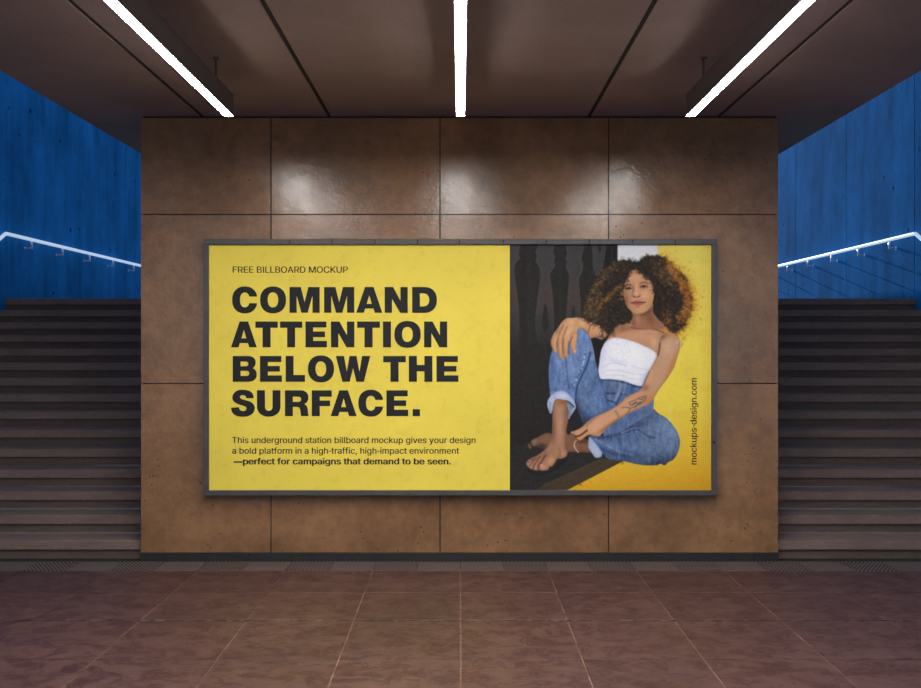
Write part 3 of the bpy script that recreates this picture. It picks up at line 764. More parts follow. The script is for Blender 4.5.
G['U'] = (23.4, [[(0, H), (0, 9.5)] + ell(11.7, 9.5, 11.7, 10.1, 180, 360, 22, 2.1) + [(23.4, H), (15.5, H), (15.5, 9.5)] + ell(11.7, 9.5, 3.8, 4.1, 360, 180, 14, 2.2) + [(7.9, H)]])
G['B'] = (24.0, [[(0, 0), (15.0, 0)] + ell(15.2, 7.3, 8.8, 7.3, -90, 62, 14) + [(20.3, 13.6)] + ell(15.2, 19.3, 7.7, 6.5, -42, 90, 14) + [(0, H)],
                 [(7.8, 5.9), (7.8, 11.0), (13.0, 11.0)] + ell(13.6, 8.45, 2.9, 2.55, 90, -90, 8), [(7.8, 15.6), (7.8, 20.2), (12.6, 20.2)] + ell(12.9, 17.9, 2.6, 2.3, 90, -90, 8)])
G['R'] = (23.9, [[(0, 0), (7.9, 0), (7.9, 9.2), (12.4, 9.2), (14.4, 8.4), (15.3, 6.2), (15.8, 2.2), (16.3, 0), (23.9, 0), (23.1, 2.4), (22.9, 7.0), (21.8, 10.4), (19.4, 12.2)]
                 + ell(15.6, 18.6, 7.9, 7.2, -52, 90, 14) + [(0, H)], [(7.9, 14.2), (7.9, 19.4), (13.2, 19.4)] + ell(13.4, 16.8, 2.8, 2.6, 90, -90, 8)])
G['.'] = (7.3, [[(0, 0), (7.3, 0), (7.3, 6.9), (0, 6.9)]])


def catmull(pts, n=5, closed=True):
    pts = [np.array(p, float) for p in pts]
    m = len(pts); out = []
    rng = range(m) if closed else range(m - 1)
    for i in rng:
        if closed:
            p0, p1, p2, p3 = pts[i - 1], pts[i], pts[(i + 1) % m], pts[(i + 2) % m]
        else:
            p0, p1, p2, p3 = pts[max(i - 1, 0)], pts[i], pts[i + 1], pts[min(i + 2, m - 1)]
        for k in range(n):
            t = k / n
            out.append(0.5 * (2 * p1 + (p2 - p0) * t + (2 * p0 - 5 * p1 + 4 * p2 - p3) * t * t + (3 * p1 - p0 - 3 * p2 + p3) * t ** 3))
    if not closed:
        out.append(pts[-1])
    return [tuple(p) for p in out]


sA = [(203, 376), (199, 350), (180, 328), (150, 318), (125, 316), (95, 319), (68, 335), (53, 362), (55, 388), (70, 406), (98, 420), (128, 429), (146, 437), (152, 448), (146, 461), (130, 467), (112, 463), (102, 452), (100, 440)]
sB = [(43, 443), (47, 468), (62, 490), (90, 504), (125, 508), (165, 503), (195, 485), (210, 457), (207, 428), (190, 407), (165, 395), (130, 386), (112, 378), (106, 368), (112, 358), (127, 354), (142, 359), (149, 368), (150, 376)]
sS = catmull(sA, 4, False) + catmull(sB, 4, False)
G['S'] = (23.6, [[((p[0] - 43) / 7.085, (503 - p[1]) / 7.085) for p in sS]])

LINES = [
    (312.8, [('C', 232.2, 257.1), ('O', 260.1, 286.1), ('M', 289.5, 319.7), ('M', 324.1, 354.3), ('A', 356.2, 382.4), ('N', 384.7, 407.8), ('D', 412.2, 436.9)]),
    (347.3, [('A', 231.0, 256.8), ('T', 255.4, 277.8), ('T', 280.1, 302.2), ('E', 305.5, 326.9), ('N', 331.0, 354.4), ('T', 357.2, 379.9), ('I', 383.0, 391.0), ('O', 394.3, 420.8), ('N', 424.1, 447.2)]),
    (381.8, [('B', 232.8, 256.8), ('E', 260.0, 281.9), ('L', 285.7, 305.0), ('O', 307.9, 334.1), ('W', 335.8, 370.4), ('T', 383.2, 405.8), ('H', 408.9, 432.4), ('E', 436.5, 458.4)]),
    (416.1, [('S', 231.1, 254.7), ('U', 257.0, 280.5), ('R', 285.0, 308.8), ('F', 311.8, 331.8), ('A', 330.6, 356.7), ('C', 358.3, 383.1), ('E', 386.4, 408.2), ('.', 412.7, 420.0)]),
]
for base, gl in LINES:
    parts_ = [gl[:5], gl[5:]] if gl[0][0] == 'B' else [gl]
    for gp in parts_:
        loops = []
        for ch, x0, x1 in gp:
            w, ls = G[ch]
            for q in ls:
                q2 = []
                for p in q:
                    v = (x0 + p[0] * (x1 - x0) / w, base - p[1])
                    if not q2 or abs(v[0] - q2[-1][0]) + abs(v[1] - q2[-1][1]) > 1e-3:
                        q2.append(v)
                loops.append(q2)
        letters('headline_word', loops, poster, 'heavy black headline word ' + ''.join(g[0] for g in gp))
REG = ((-0.15, 0), (0.15, 0))
BOLD = ((-0.36, -0.08), (-0.12, 0.08), (0.12, -0.08), (0.36, 0.08))
for wd in text_words("FREE BILLBOARD MOCKUP", 232.8, 347.8, 272.8, 6.3):
    letters('caption_word', wd, poster, shifts=REG)
for s_, xa_, xb_, ba_ in (("This underground station billboard mockup gives your design", 232.3, 475.4, 443.1),
                          ("a bold platform in a high-traffic, high-impact environment", 232.3, 459.0, 453.7)):
    for wd in text_words(s_, xa_, xb_, ba_, 6.1):
        letters('body_word', wd, poster, shifts=REG)
for wd in text_words("\u2014perfect for campaigns that demand to be seen.", 233.9, 450.7, 464.3, 6.1):
    letters('body_word', wd, poster, 'bold small word', shifts=BOLD)

# ------------------------------------------------------------------ the photograph printed on the right of the poster
X0, X1, Y0, Y1 = 509.0, 712.0, 243.5, 491.5
S = 0.45
nx, ny = int((X1 - X0) / S), int((Y1 - Y0) / S)
GX, GY = np.meshgrid(X0 + (np.arange(nx) + 0.5) * (X1 - X0) / nx, Y0 + (np.arange(ny) + 0.5) * (Y1 - Y0) / ny)
DX = (X1 - X0) / nx; DY = (Y1 - Y0) / ny
IMG = np.zeros((ny, nx, 3)) + 44.0
rs = np.random.RandomState(3)


def vnoise(scale, seed, sx=1.0, sy=1.0):
    r = np.random.RandomState(seed)
    w = int((X1 - X0) / (scale * sx)) + 3; h = int((Y1 - Y0) / (scale * sy)) + 3
    g = r.rand(h, w)
    u = (GX - X0) / (scale * sx); v = (GY - Y0) / (scale * sy)
    i = u.astype(int); j = v.astype(int)
    fu = u - i; fv = v - j
    fu = fu * fu * (3 - 2 * fu); fv = fv * fv * (3 - 2 * fv)
    a = g[j, i] * (1 - fu) + g[j, i + 1] * fu
    c = g[j + 1, i] * (1 - fu) + g[j + 1, i + 1] * fu
    return a * (1 - fv) + c * fv - 0.5


def win(x0, y0, x1, y1):
    i0 = max(0, int((x0 - X0) / DX)); i1 = min(nx, int((x1 - X0) / DX) + 2)
    j0 = max(0, int((y0 - Y0) / DY)); j1 = min(ny, int((y1 - Y0) / DY) + 2)
    return slice(j0, max(j1, j0)), slice(i0, max(i1, i0))


def sdf(pts, sl):
    x = GX[sl]; y = GY[sl]
    d = np.full(x.shape, 1e9); ins = np.zeros(x.shape, bool)
    n = len(pts)
    for i in range(n):
        ax, ay = pts[i]; bx, by = pts[(i + 1) % n]
        ex, ey = bx - ax, by - ay
        l2 = ex * ex + ey * ey
        if l2 < 1e-12:
            continue
        t = np.clip(((x - ax) * ex + (y - ay) * ey) / l2, 0, 1)
        d = np.minimum(d, (x - ax - t * ex) ** 2 + (y - ay - t * ey) ** 2)
        if ay != by:
            c = ((ay > y) != (by > y)) & (x < (bx - ax) * (y - ay) / (by - ay) + ax)
            ins ^= c
    d = np.sqrt(d)
    return np.where(ins, -d, d)


def mask(pts, smooth=True, blur=0.7, pad=3):
    if smooth:
        pts = catmull(pts, 5)
    xs_ = [p[0] for p in pts]; ys_ = [p[1] for p in pts]
    sl = win(min(xs_) - pad - blur, min(ys_) - pad - blur, max(xs_) + pad + blur, max(ys_) + pad + blur)
    d = sdf(pts, sl)
    a = np.clip(0.5 - d / blur, 0, 1)
    a = a * a * (3 - 2 * a)
    m = np.zeros((ny, nx)); m[sl] = a
    dd = np.full((ny, nx), 9e3); dd[sl] = d
    return m, dd


def over(m, col):
    global IMG
    col = np.asarray(col, float)
    IMG = IMG * (1 - m[..., None]) + col * m[..., None]


def blob(m, x, y, rx, ry, col, a=1.0, ang=0.0):
    ca, sa = math.cos(math.radians(ang)), math.sin(math.radians(ang))
    u = ((GX - x) * ca + (GY - y) * sa) / rx
    v = (-(GX - x) * sa + (GY - y) * ca) / ry
    over(m * a * np.exp(-(u * u + v * v)), col)


def stroke(pts, w, col, a=1.0, m=None, smooth=True, taper=False):
    if smooth and len(pts) > 2:
        pts = catmull(pts, 5, False)
    xs_ = [p[0] for p in pts]; ys_ = [p[1] for p in pts]
    sl = win(min(xs_) - 3 * w, min(ys_) - 3 * w, max(xs_) + 3 * w, max(ys_) + 3 * w)
    x = GX[sl]; y = GY[sl]
    if x.size == 0:
        return
    d = np.full(x.shape, 1e9)
    for (ax, ay), (bx, by) in zip(pts, pts[1:]):
        ex, ey = bx - ax, by - ay
        l2 = ex * ex + ey * ey + 1e-12
        t = np.clip(((x - ax) * ex + (y - ay) * ey) / l2, 0, 1)
        d = np.minimum(d, (x - ax - t * ex) ** 2 + (y - ay - t * ey) ** 2)
    al = a * np.exp(-d / (w * w))
    if m is not None:
        al = al * m[sl]
    IMG[sl] = IMG[sl] * (1 - al[..., None]) + np.asarray(col, float) * al[..., None]


def shape(pts, base, edge=None, smooth=True, blur=0.8):
    """edge = (colour, depth, strength): tone that gathers at the outline"""
    m, d = mask(pts, smooth, blur)
    over(m, base)
    if edge:
        over(m * edge[2] * np.exp(-np.clip(-d, 0, None) / edge[1]), edge[0])
    return m, d


ONE = np.ones((ny, nx))
# dark timber wall behind
over(ONE, (43, 42, 39))
over(ONE * np.clip((GY - 380) / 80, 0, 1), (40, 39, 38))
def vgrad(stops):
    ys_ = [s[0] for s in stops]
    return np.stack([np.interp(GY, ys_, [s[1][k] for s in stops]) for k in range(3)], -1)


gapc = vgrad([(245, (68, 68, 68)), (275, (68, 66, 65)), (290, (74, 64, 62)), (305, (74, 64, 62)), (320, (60, 58, 58)), (334, (52, 52, 52)), (350, (43, 42, 40))])
gapA = [(507, 243), (520.3, 243), (520, 247), (518.7, 253.6), (520, 258), (516.5, 262.3), (514.5, 268.4), (515.2, 280.6), (517, 292.8), (518.3, 304), (519, 317), (519.2, 326), (518.7, 338), (517, 352), (507, 352)]
gapB = [(538, 243), (537.9, 246.7), (535.7, 251.8), (537, 257), (535.7, 261.4), (538.8, 266.7), (540.5, 273.6), (539.6, 283), (537.9, 296), (536.9, 305), (535.6, 314), (535.2, 325), (536, 334), (538, 343), (544, 349), (550, 343), (553, 335), (554.5, 325), (554, 313), (553, 302), (552.7, 296.3), (551.4, 285.9), (550.1, 276.3), (551.4, 271), (555.2, 266), (554, 261.4), (555.3, 257), (553.2, 251.8), (554, 246.7), (554, 243)]
gapC = [(566.7, 243), (567.1, 253.6), (565.4, 258.8), (567, 262), (565.8, 266.7), (568.6, 273.6), (568.9, 280.6), (567.6, 296.3), (566.4, 317.5), (568, 330), (579, 330), (581, 318), (580.5, 304), (580, 296.3), (579.2, 283), (579.6, 277), (582.2, 272), (583.1, 264), (581.3, 258.8), (582.6, 253.6), (583.1, 243)]
gapD = [(593.1, 243), (592.8, 257), (593, 266), (596, 276), (602, 274), (605, 264), (606.2, 257), (607, 243)]
for g in (gapA, gapB, gapC, gapD):
    m_, d_ = mask(g, True, 1.3)
    over(m_, gapc)
    over(m_ * 0.28 * np.exp(-np.abs(d_ + 0.9) / 0.8) * np.clip((345 - GY) / 30, 0, 1), (92, 88, 84))
for td, c in (([(545.3, 303), (547.5, 310.5), (548.4, 321.8), (548, 328), (545.3, 332.3), (542.7, 328), (542.3, 317.4), (543.6, 309.6)], (44, 42, 40)),
              ([(598.3, 243), (600.8, 243), (601, 250), (599.8, 253), (598.5, 250)], (40, 37, 35)),
              ([(573.6, 305), (575.2, 314), (574.4, 322), (572.4, 322), (572, 312)], (44, 42, 40))):
    m_, d_ = mask(td, True, 1.4); over(m_, c)
m_, _ = mask([(607, 243), (617.6, 243), (617.4, 275), (600, 290), (604, 262)], False, 0.8)
over(m_, (36, 34, 33))
stroke([(612, 243), (612, 262)], 0.8, (52, 48, 46), 0.7)
for xx_, c in ((530, 50), (524, 38), (560, 50), (528, 47)):
    stroke([(xx_, 244), (xx_ + 1, 340)], 3.0, (c, c - 1, c - 5), 0.35)
# bench top and front edge
m_, _ = mask([(505, 447), (540, 440), (580, 438), (640, 440), (640, 456), (602, 458.5), (570, 473.2), (543, 485.3), (528, 495), (505, 495)], False, 3.0)
over(m_, (47, 45, 44))
over(m_ * np.clip(vnoise(3, 5, 3, 0.6), 0, 1) * 0.5, (62, 60, 60))
yel = vgrad([(244, (240, 220, 104)), (300, (242, 222, 102)), (340, (245, 222, 90)), (400, (244, 218, 80)), (440, (238, 200, 66)), (470, (234, 186, 52)), (491, (222, 168, 42))])
m_, _ = mask([(657.8, 240), (715, 240), (715, 495), (562, 495), (566.5, 490.3), (596.3, 475), (623.2, 461), (640, 455), (640, 400), (652, 380), (657.8, 330)], False, 0.8)
over(m_, yel)
YM = m_
over(m_ * np.clip((GX - 700) / 12, 0, 1) * 0.30, (200, 160, 60))
over(m_ * np.clip((GY - 455) / 30, 0, 1) * np.clip((GX - 640) / 60, 0, 1) * 0.35, (212, 150, 30))
over(m_ * (np.clip(vnoise(9, 11, 2, 1), 0, 1) * 0.4), (222, 180, 60))
stroke([(671, 405), (669, 420)], 2.0, (236, 224, 150), 0.35, m_)
for x_, y_ in ((580, 484), (622, 462.5)):
    stroke([(x_, y_), (x_ + .5, y_ + .5)], 1.3, (150, 90, 40), 0.8)
m_, _ = mask([(528, 495), (543.5, 485), (570, 473), (602, 458.3), (623.3, 461), (596.4, 475), (566.5, 490.3), (560, 495)], False, 0.9)
over(m_, (78, 66, 52))
over(m_ * np.clip((560 - GX) / 40, 0, 1) * 0.5, (58, 50, 43))
over(m_ * (np.clip(vnoise(2, 8, 3, 1), 0, 1) * 0.7), (62, 52, 42))
stroke([(543.5, 485.2), (570, 473.2), (602, 458.4)], 0.7, (92, 82, 70), 0.5)
# white patch
m_, _ = mask([(617.6, 243), (657.9, 243), (657.9, 270), (617.6, 270)], False, 0.8)
over(m_, (216, 216, 218))

# back foot and crossed ankle
m_, d_ = shape([(531.3, 443.5), (531.6, 440.8), (534, 438.8), (538, 437), (543.5, 434), (549.6, 433), (553, 438), (550, 446), (545, 448.5), (539, 447.5), (536, 446.2), (533.5, 446.4)], (132, 98, 78), ((80, 60, 50), 1.2, 0.5))
blob(m_, 541, 446.5, 6, 3, (66, 56, 48), 0.95)
blob(m_, 534, 441.5, 3, 2, (158, 118, 98), 0.7)
blob(m_, 534.5, 444.5, 1.5, 1, (128, 118, 135), 0.6)
m_, _ = shape([(528, 445), (529.4, 443.4), (531.2, 446), (531.5, 448.4), (529.4, 448.6)], (112, 86, 72))
m_, d_ = shape([(562, 433), (568, 432), (575, 434), (582, 438), (590, 441), (590, 452.8), (582, 452.2), (572, 452), (564, 453)], (136, 98, 76), ((86, 60, 46), 1.6, 0.7), False)
blob(m_, 570, 437, 6, 3, (120, 100, 88), 0.7)
blob(m_, 584, 441.5, 8, 2.2, (84, 56, 44), 0.8)
stroke([(576.2, 440.5), (574.5, 443), (574.3, 446), (575.8, 449.2), (578.4, 452.3)], 0.55, (205, 195, 170), 0.9)

DEN = vnoise(0.9, 21) * 0.75 + vnoise(1.6, 22, 1, 2.4) * 0.7 + vnoise(5, 23) * 0.45 + vnoise(2.6, 24, 0.8, 3.0) * 0.6


def denim(m, k=26):
    global IMG
    g_ = IMG.mean(-1, keepdims=True) * np.array([0.93, 1.0, 1.10])
    IMG = IMG * (1 - 0.36 * m[..., None]) + (g_ * 1.07) * 0.36 * m[..., None]
    IMG = IMG + (m * DEN * k)[..., None] * np.array([1.0, 1.0, 0.9])


# crossed leg, knee to the right
m_, d_ = shape([(590, 436.2), (598.8, 435.5), (611.9, 433), (622, 428), (628, 420), (640, 410), (652, 408.5), (658.6, 413.6), (665.7, 417.6), (671.8, 424), (676.9, 431.2), (679.4, 438.6), (679.6, 445.7), (677.2, 453.8), (673, 459.6), (668, 462.2), (666.4, 464.3), (664, 465.4), (660.6, 463.6), (656.5, 465.2), (645.3, 465.2), (635.2, 463.7), (625, 461.4), (615, 459.8), (607.6, 458.8), (603, 454), (597, 445)], (80, 106, 152), ((48, 62, 96), 1.4, 0.6))
LEG = m_
blob(m_, 668, 432, 14, 16, (124, 152, 200), 0.85, 30)
blob(m_, 640, 447, 16, 5, (104, 130, 172), 0.5, 10)
blob(m_, 612, 441, 9, 3, (66, 84, 124), 0.5, 14)
blob(m_, 658, 440, 12, 10, (98, 124, 168), 0.6)
blob(m_, 630, 455, 30, 6, (62, 82, 122), 0.8, 6)
blob(m_, 662, 462, 16, 4, (52, 66, 100), 0.8, -10)
blob(m_, 620, 446, 22, 4, (98, 128, 180), 0.55, 14)
blob(m_, 628, 422, 18, 6, (44, 54, 82), 0.85, -24)
blob(m_, 606, 432, 12, 4, (40, 48, 70), 0.8, -20)
blob(m_, 640, 425, 12, 3, (60, 78, 120), 0.7, -10)
stroke([(599, 438.5), (610, 437), (621, 434), (630, 430.2), (637, 429.2), (641, 431.5), (647, 435.5), (654, 438)], 1.0, (54, 68, 104), 0.85, m_)
stroke([(622, 433), (630, 429.6), (637, 428.2)], 0.6, (140, 158, 190), 0.7, m_)
stroke([(596, 440), (606, 445), (618, 451), (632, 455)], 1.2, (112, 142, 190), 0.55, m_)
stroke([(600, 448), (612, 453), (626, 457)], 1.2, (56, 74, 112), 0.5, m_)
stroke([(649.2, 420), (649, 424), (648.4, 428.5)], 0.7, (130, 148, 176), 0.7, m_)
stroke([(628, 424), (634, 420), (642, 418.5)], 0.8, (100, 118, 150), 0.5, m_)
stroke([(640, 432), (650, 431), (660, 434)], 1.2, (64, 84, 124), 0.4, m_)
denim(m_, 30)
# lower cuff
m_, d_ = shape([(589.2, 436.3), (588.2, 442), (588.3, 448), (591.4, 452.8), (594.8, 457.4), (598, 458), (601.6, 456.6), (602.4, 451.8), (596.8, 443.5), (592, 438)], (176, 185, 207), ((112, 122, 148), 1.0, 0.7), False)
blob(m_, 592, 441, 3, 5, (158, 168, 194), 0.7)
stroke([(590, 436.5), (596.5, 443.5), (602.2, 451.8)], 0.6, (70, 104, 170), 0.8)

# pelvis and waistband
m_, d_ = shape([(600, 377), (610, 378.2), (623, 380), (634, 383.5), (643, 384.5), (652, 392), (654, 400), (653, 411), (640, 420), (620, 432), (604, 436), (598, 420), (602, 400)], (82, 110, 160), None, False)
blob(m_, 612, 387, 10, 7, (84, 104, 140), 0.8)
blob(m_, 632, 390, 7, 4, (66, 92, 148), 0.8)
blob(m_, 648, 406, 6, 6, (92, 120, 175), 0.7)
stroke([(601, 379.4), (611, 380), (622, 382), (634, 386), (642, 387.4)], 0.9, (40, 52, 84), 0.75, m_)
stroke([(603, 393), (611, 393.6), (618, 393.4), (627, 395)], 0.7, (44, 58, 92), 0.8, m_)
stroke([(621.6, 381), (620.4, 388), (618, 394)], 1.6, (112, 132, 160), 0.9, m_)
stroke([(626, 383), (624.5, 390), (623.6, 394)], 0.8, (116, 138, 170), 0.7, m_)
stroke([(618, 394), (615.4, 399), (613, 404)], 1.0, (132, 148, 172), 0.6, m_)
stroke([(607, 399.6), (612, 401.6), (616, 403)], 0.8, (36, 46, 74), 0.8, m_)
stroke([(621, 394.6), (618.6, 400), (616, 405)], 0.8, (50, 66, 104), 0.8, m_)
blob(m_, 622, 381.6, 1.4, 1.4, (40, 40, 46), 0.9)
denim(m_, 26)

# raised leg: thigh
m_, d_ = shape([(579, 330), (585, 331), (589.4, 335.6), (592, 343), (594, 352), (596, 364), (599.4, 372), (602.2, 383), (605.4, 393), (608.2, 404), (610, 414), (604, 421), (596, 425), (588, 428.5), (582, 427), (579.4, 415), (576.4, 403), (576, 388), (580, 372), (582, 350)], (86, 116, 164), ((66, 90, 134), 1.2, 0.35))
blob(m_, 584, 395, 7, 22, (96, 120, 158), 0.55, 0)
blob(m_, 600, 398, 6, 20, (86, 116, 176), 0.7, -18)
blob(m_, 592, 356, 4, 14, (112, 142, 186), 0.7, -8)
blob(m_, 584, 422, 9, 7, (46, 54, 78), 0.85)
blob(m_, 604, 416, 9, 5, (56, 76, 122), 0.6, -20)
blob(m_, 578, 412, 3.5, 12, (48, 54, 70), 0.8)
stroke([(597, 368), (600, 380), (604, 392), (608, 404)], 0.9, (58, 78, 122), 0.6, m_)
stroke([(594, 362), (595, 376), (592, 392)], 1.2, (70, 98, 146), 0.5, m_)
denim(m_, 26)
# dark gap below the thigh
m_, _ = mask([(567, 419), (574, 408), (578, 412), (582, 422), (583, 427), (576, 431), (568, 434.5), (566, 428)], True, 1.6)
over(m_, (40, 39, 42))
# raised leg: shin part
m_, d_ = shape([(551, 397), (549.7, 389), (548.7, 374), (549.6, 361), (552.4, 350), (557, 340), (565, 333), (573, 329.6), (580.5, 328), (585, 331), (588.6, 336), (590.6, 346), (590, 356), (586.4, 366), (583, 373.6), (579.4, 381), (577, 389), (575.9, 399), (573, 402), (566, 397), (558, 396)], (96, 126, 180), ((72, 100, 150), 1.2, 0.4))
blob(m_, 569, 362, 6, 16, (112, 138, 184), 0.75, 8)
blob(m_, 582, 338, 6, 8, (98, 134, 196), 0.7)
blob(m_, 552, 372, 3, 20, (78, 104, 154), 0.7)
blob(m_, 574, 392, 5, 7, (80, 114, 176), 0.6)
stroke([(565.5, 357), (566.5, 368), (567.5, 378), (569, 388)], 1.3, (58, 84, 138), 0.75, m_)
stroke([(562, 362), (564.5, 376), (567, 384)], 1.0, (84, 112, 166), 0.7, m_)
stroke([(556, 372), (558.4, 382), (555.6, 390)], 1.5, (66, 92, 142), 0.65, m_)
stroke([(558.5, 362), (557, 374), (558.5, 386)], 1.2, (118, 148, 200), 0.5, m_)
stroke([(584, 335), (580, 345), (583, 352)], 1.2, (84, 116, 176), 0.6, m_)
for i in range(46):
    t = i / 45
    px_ = np.interp(t, [0, .3, .6, .85, 1], [585.2, 583.4, 579.4, 575.2, 573.4]); py_ = np.interp(t, [0, .3, .6, .85, 1], [349, 363, 373, 381, 386])
    stroke([(px_ + rs.uniform(-1, 1), py_), (px_ + rs.uniform(-1, 1), py_ + 1)], 0.5, (170, 184, 206) if rs.rand() < .55 else (62, 84, 124), 0.7, m_)
denim(m_, 26)
stroke([(590.4, 352), (588, 362), (583.4, 372.5), (579, 381), (576.5, 390), (575.6, 400)], 1.0, (44, 62, 104), 0.8)
# knee dark outline against wall
# cuff of the raised leg
m_, d_ = shape([(552, 394.6), (548.8, 398.5), (547.3, 403), (547.9, 408), (550.7, 413.8), (553, 408), (555, 402), (559, 399.6), (566.5, 401.5), (568.2, 408), (568.4, 419.2), (570.5, 416), (573.6, 411.5), (575.8, 407), (574.2, 401), (569.4, 395), (563.7, 390.9), (557.5, 391.6)], (174, 183, 207), ((120, 136, 176), 0.9, 0.6))
blob(m_, 563, 396, 5, 3, (198, 206, 224), 0.7)
m2, _ = mask([(565.5, 400.6), (569.5, 402.2), (573.6, 406.4), (571.6, 411), (568.6, 418), (567.6, 409)], True, 0.8)
over(m2, (120, 130, 150))
stroke([(565.5, 400.8), (570, 402.6), (573.9, 406.8)], 0.7, (54, 58, 70), 0.9)
stroke([(568, 406), (571, 412)], 0.6, (150, 160, 180), 0.7)
for i in range(8):
    stroke([(549 + rs.rand(), 402 + i * 1.3), (550.5 + rs.rand(), 402.6 + i * 1.3)], 0.4, (110, 120, 150), 0.7)

# bare shin and front foot (one continuous skin shape)
m_, d_ = shape([(554.9, 400.6), (558, 399), (562.5, 399.8), (566, 401.6), (567.3, 410), (568, 419), (566.6, 428), (565.8, 436.3), (565.4, 446), (567.2, 452), (566.4, 456), (561.8, 458.7), (557.5, 458.7), (554.9, 462.5), (552.3, 466), (549.6, 467), (547.4, 469.9), (542, 470.6), (539, 470), (535.7, 470.4), (531, 469), (527.6, 466.4), (526.3, 463.2), (528.5, 459.8), (533, 457.3), (537.4, 455.2), (545.3, 449), (550, 442), (551.7, 434), (552.4, 424), (552.8, 408)], (166, 124, 100), ((112, 80, 62), 1.3, 0.65))
blob(m_, 560, 425, 3.4, 20, (184, 142, 118), 0.8)
blob(m_, 565.5, 420, 2, 22, (142, 100, 72), 0.7)
blob(m_, 562, 402, 6, 3, (150, 100, 66), 0.8)
blob(m_, 553.5, 432, 2, 16, (118, 86, 68), 0.7)
blob(m_, 555, 448, 6, 6, (170, 126, 98), 0.7)
blob(m_, 551, 461, 4, 5, (206, 160, 118), 0.75, 20)
blob(m_, 545, 455, 6, 3, (134, 98, 78), 0.6, -40)
blob(m_, 564, 454, 2.5, 3, (190, 144, 116), 0.7)
blob(m_, 543.6, 467.4, 3.4, 2.4, (204, 146, 124), 0.85)
for tx, ty in ((535.8, 468.2), (531.2, 467), (528.3, 463.8), (530.5, 461.4)):
    blob(m_, tx, ty, 1.8, 1.6, (192, 144, 124), 0.8)
stroke([(545.5, 455.5), (542, 461), (538.6, 466), (538.4, 470)], 0.8, (78, 54, 44), 0.8, m_)
stroke([(540, 456.5), (537, 461), (533.6, 466.2), (533.2, 469.5)], 0.6, (88, 62, 50), 0.75, m_)
stroke([(536.4, 458), (532.6, 462), (529.6, 466)], 0.6, (92, 66, 54), 0.75, m_)
stroke([(533.4, 458.8), (530, 461.6), (528, 463)], 0.5, (92, 66, 54), 0.7, m_)
blob(m_, 541.5, 465.4, 1.6, 0.9, (222, 190, 178), 0.7)
stroke([(558, 458), (560, 453), (559, 448)], 0.7, (136, 98, 76), 0.6, m_)
# ground shadow of the foot
sm, _ = mask([(528, 470), (542, 472.5), (552, 469), (560, 461), (568, 458), (566, 462), (554, 471), (542, 476), (530, 473)], True, 3)
over(sm * (1 - m_) * 0.5, (30, 29, 29))

# ---- torso skin: neck, shoulders, chest
m_, d_ = shape([(604, 346), (608, 338), (611.5, 331), (616, 326), (624, 323), (631, 320), (633, 308), (652, 300), (655, 312), (662, 322), (672, 330), (678, 336), (672, 348), (662, 356), (656, 362), (640, 352), (620, 346)], (188, 140, 110), None)
TOR = m_
blob(m_, 625, 329, 12, 3.4, (136, 94, 72), 0.75, -8)
blob(m_, 646, 316, 9, 6, (140, 98, 74), 0.75)
blob(m_, 640, 313, 9, 3.4, (104, 70, 52), 0.75, -12)
blob(m_, 638, 321, 3, 7, (192, 146, 110), 0.5, 8)
blob(m_, 650, 322, 7, 3, (118, 82, 60), 0.7, 25)
blob(m_, 640, 336, 17, 5, (204, 152, 122), 0.7, 5)
blob(m_, 655, 343, 5, 8, (218, 168, 130), 0.75, -20)
blob(m_, 612, 333, 4, 3, (136, 92, 66), 0.7)
stroke([(632, 327.6), (640, 328.8), (650, 328.4), (658, 330.2), (664, 333)], 0.9, (106, 74, 56), 0.75, m_)
stroke([(640, 332.6), (650, 331.6), (658, 333)], 1.2, (206, 160, 130), 0.5, m_)
stroke([(641, 345.5), (648, 341), (652, 338)], 1.4, (200, 150, 116), 0.4, m_)

# white tube top
m_, d_ = shape([(600.2, 356), (601.8, 349), (605.3, 342.8), (611, 338.5), (616, 337.7), (625, 339.2), (635.3, 342.2), (644, 346), (651.3, 349.4), (657.3, 355), (654, 363), (649, 371.5), (645.4, 379), (642.2, 385.6), (634, 384.6), (623.1, 380.8), (610, 379.2), (600.9, 378.6), (598.6, 370.5), (599.4, 363)], (228, 227, 230), ((184, 182, 208), 1.2, 0.55))
blob(m_, 602, 354, 4.4, 13, (200, 199, 226), 0.8, 14)
blob(m_, 632, 355, 16, 12, (236, 235, 234), 0.8)
blob(m_, 646, 378, 3.5, 9, (176, 188, 226), 0.8, 28)
blob(m_, 616, 361, 10, 2, (206, 206, 224), 0.6, 8)
for pts_, a_ in (([(601, 367), (610, 363.6), (618, 363.4), (626, 366)], .55), ([(600.5, 372), (610, 370), (622, 371), (634, 374)], .5), ([(601, 376.4), (612, 375), (624, 375.6)], .45),
                 ([(632, 366), (640, 368.5), (648, 370)], .4), ([(638, 374), (645, 375)], .5), ([(640, 378.6), (645, 378.4)], .5), ([(601, 374), (606, 373)], .5), ([(622, 376), (632, 379), (641, 380.5)], .35), ([(601, 369.4), (608, 366)], .5)):
    stroke(pts_, 0.55, (186, 186, 206), a_, m_)
for i in range(60):
    x_, y_ = rs.uniform(604, 630), rs.uniform(342, 360)
    stroke([(x_, y_), (x_ + 0.8, y_ + 0.8)], 0.4, (206, 206, 220), 0.45, m_)

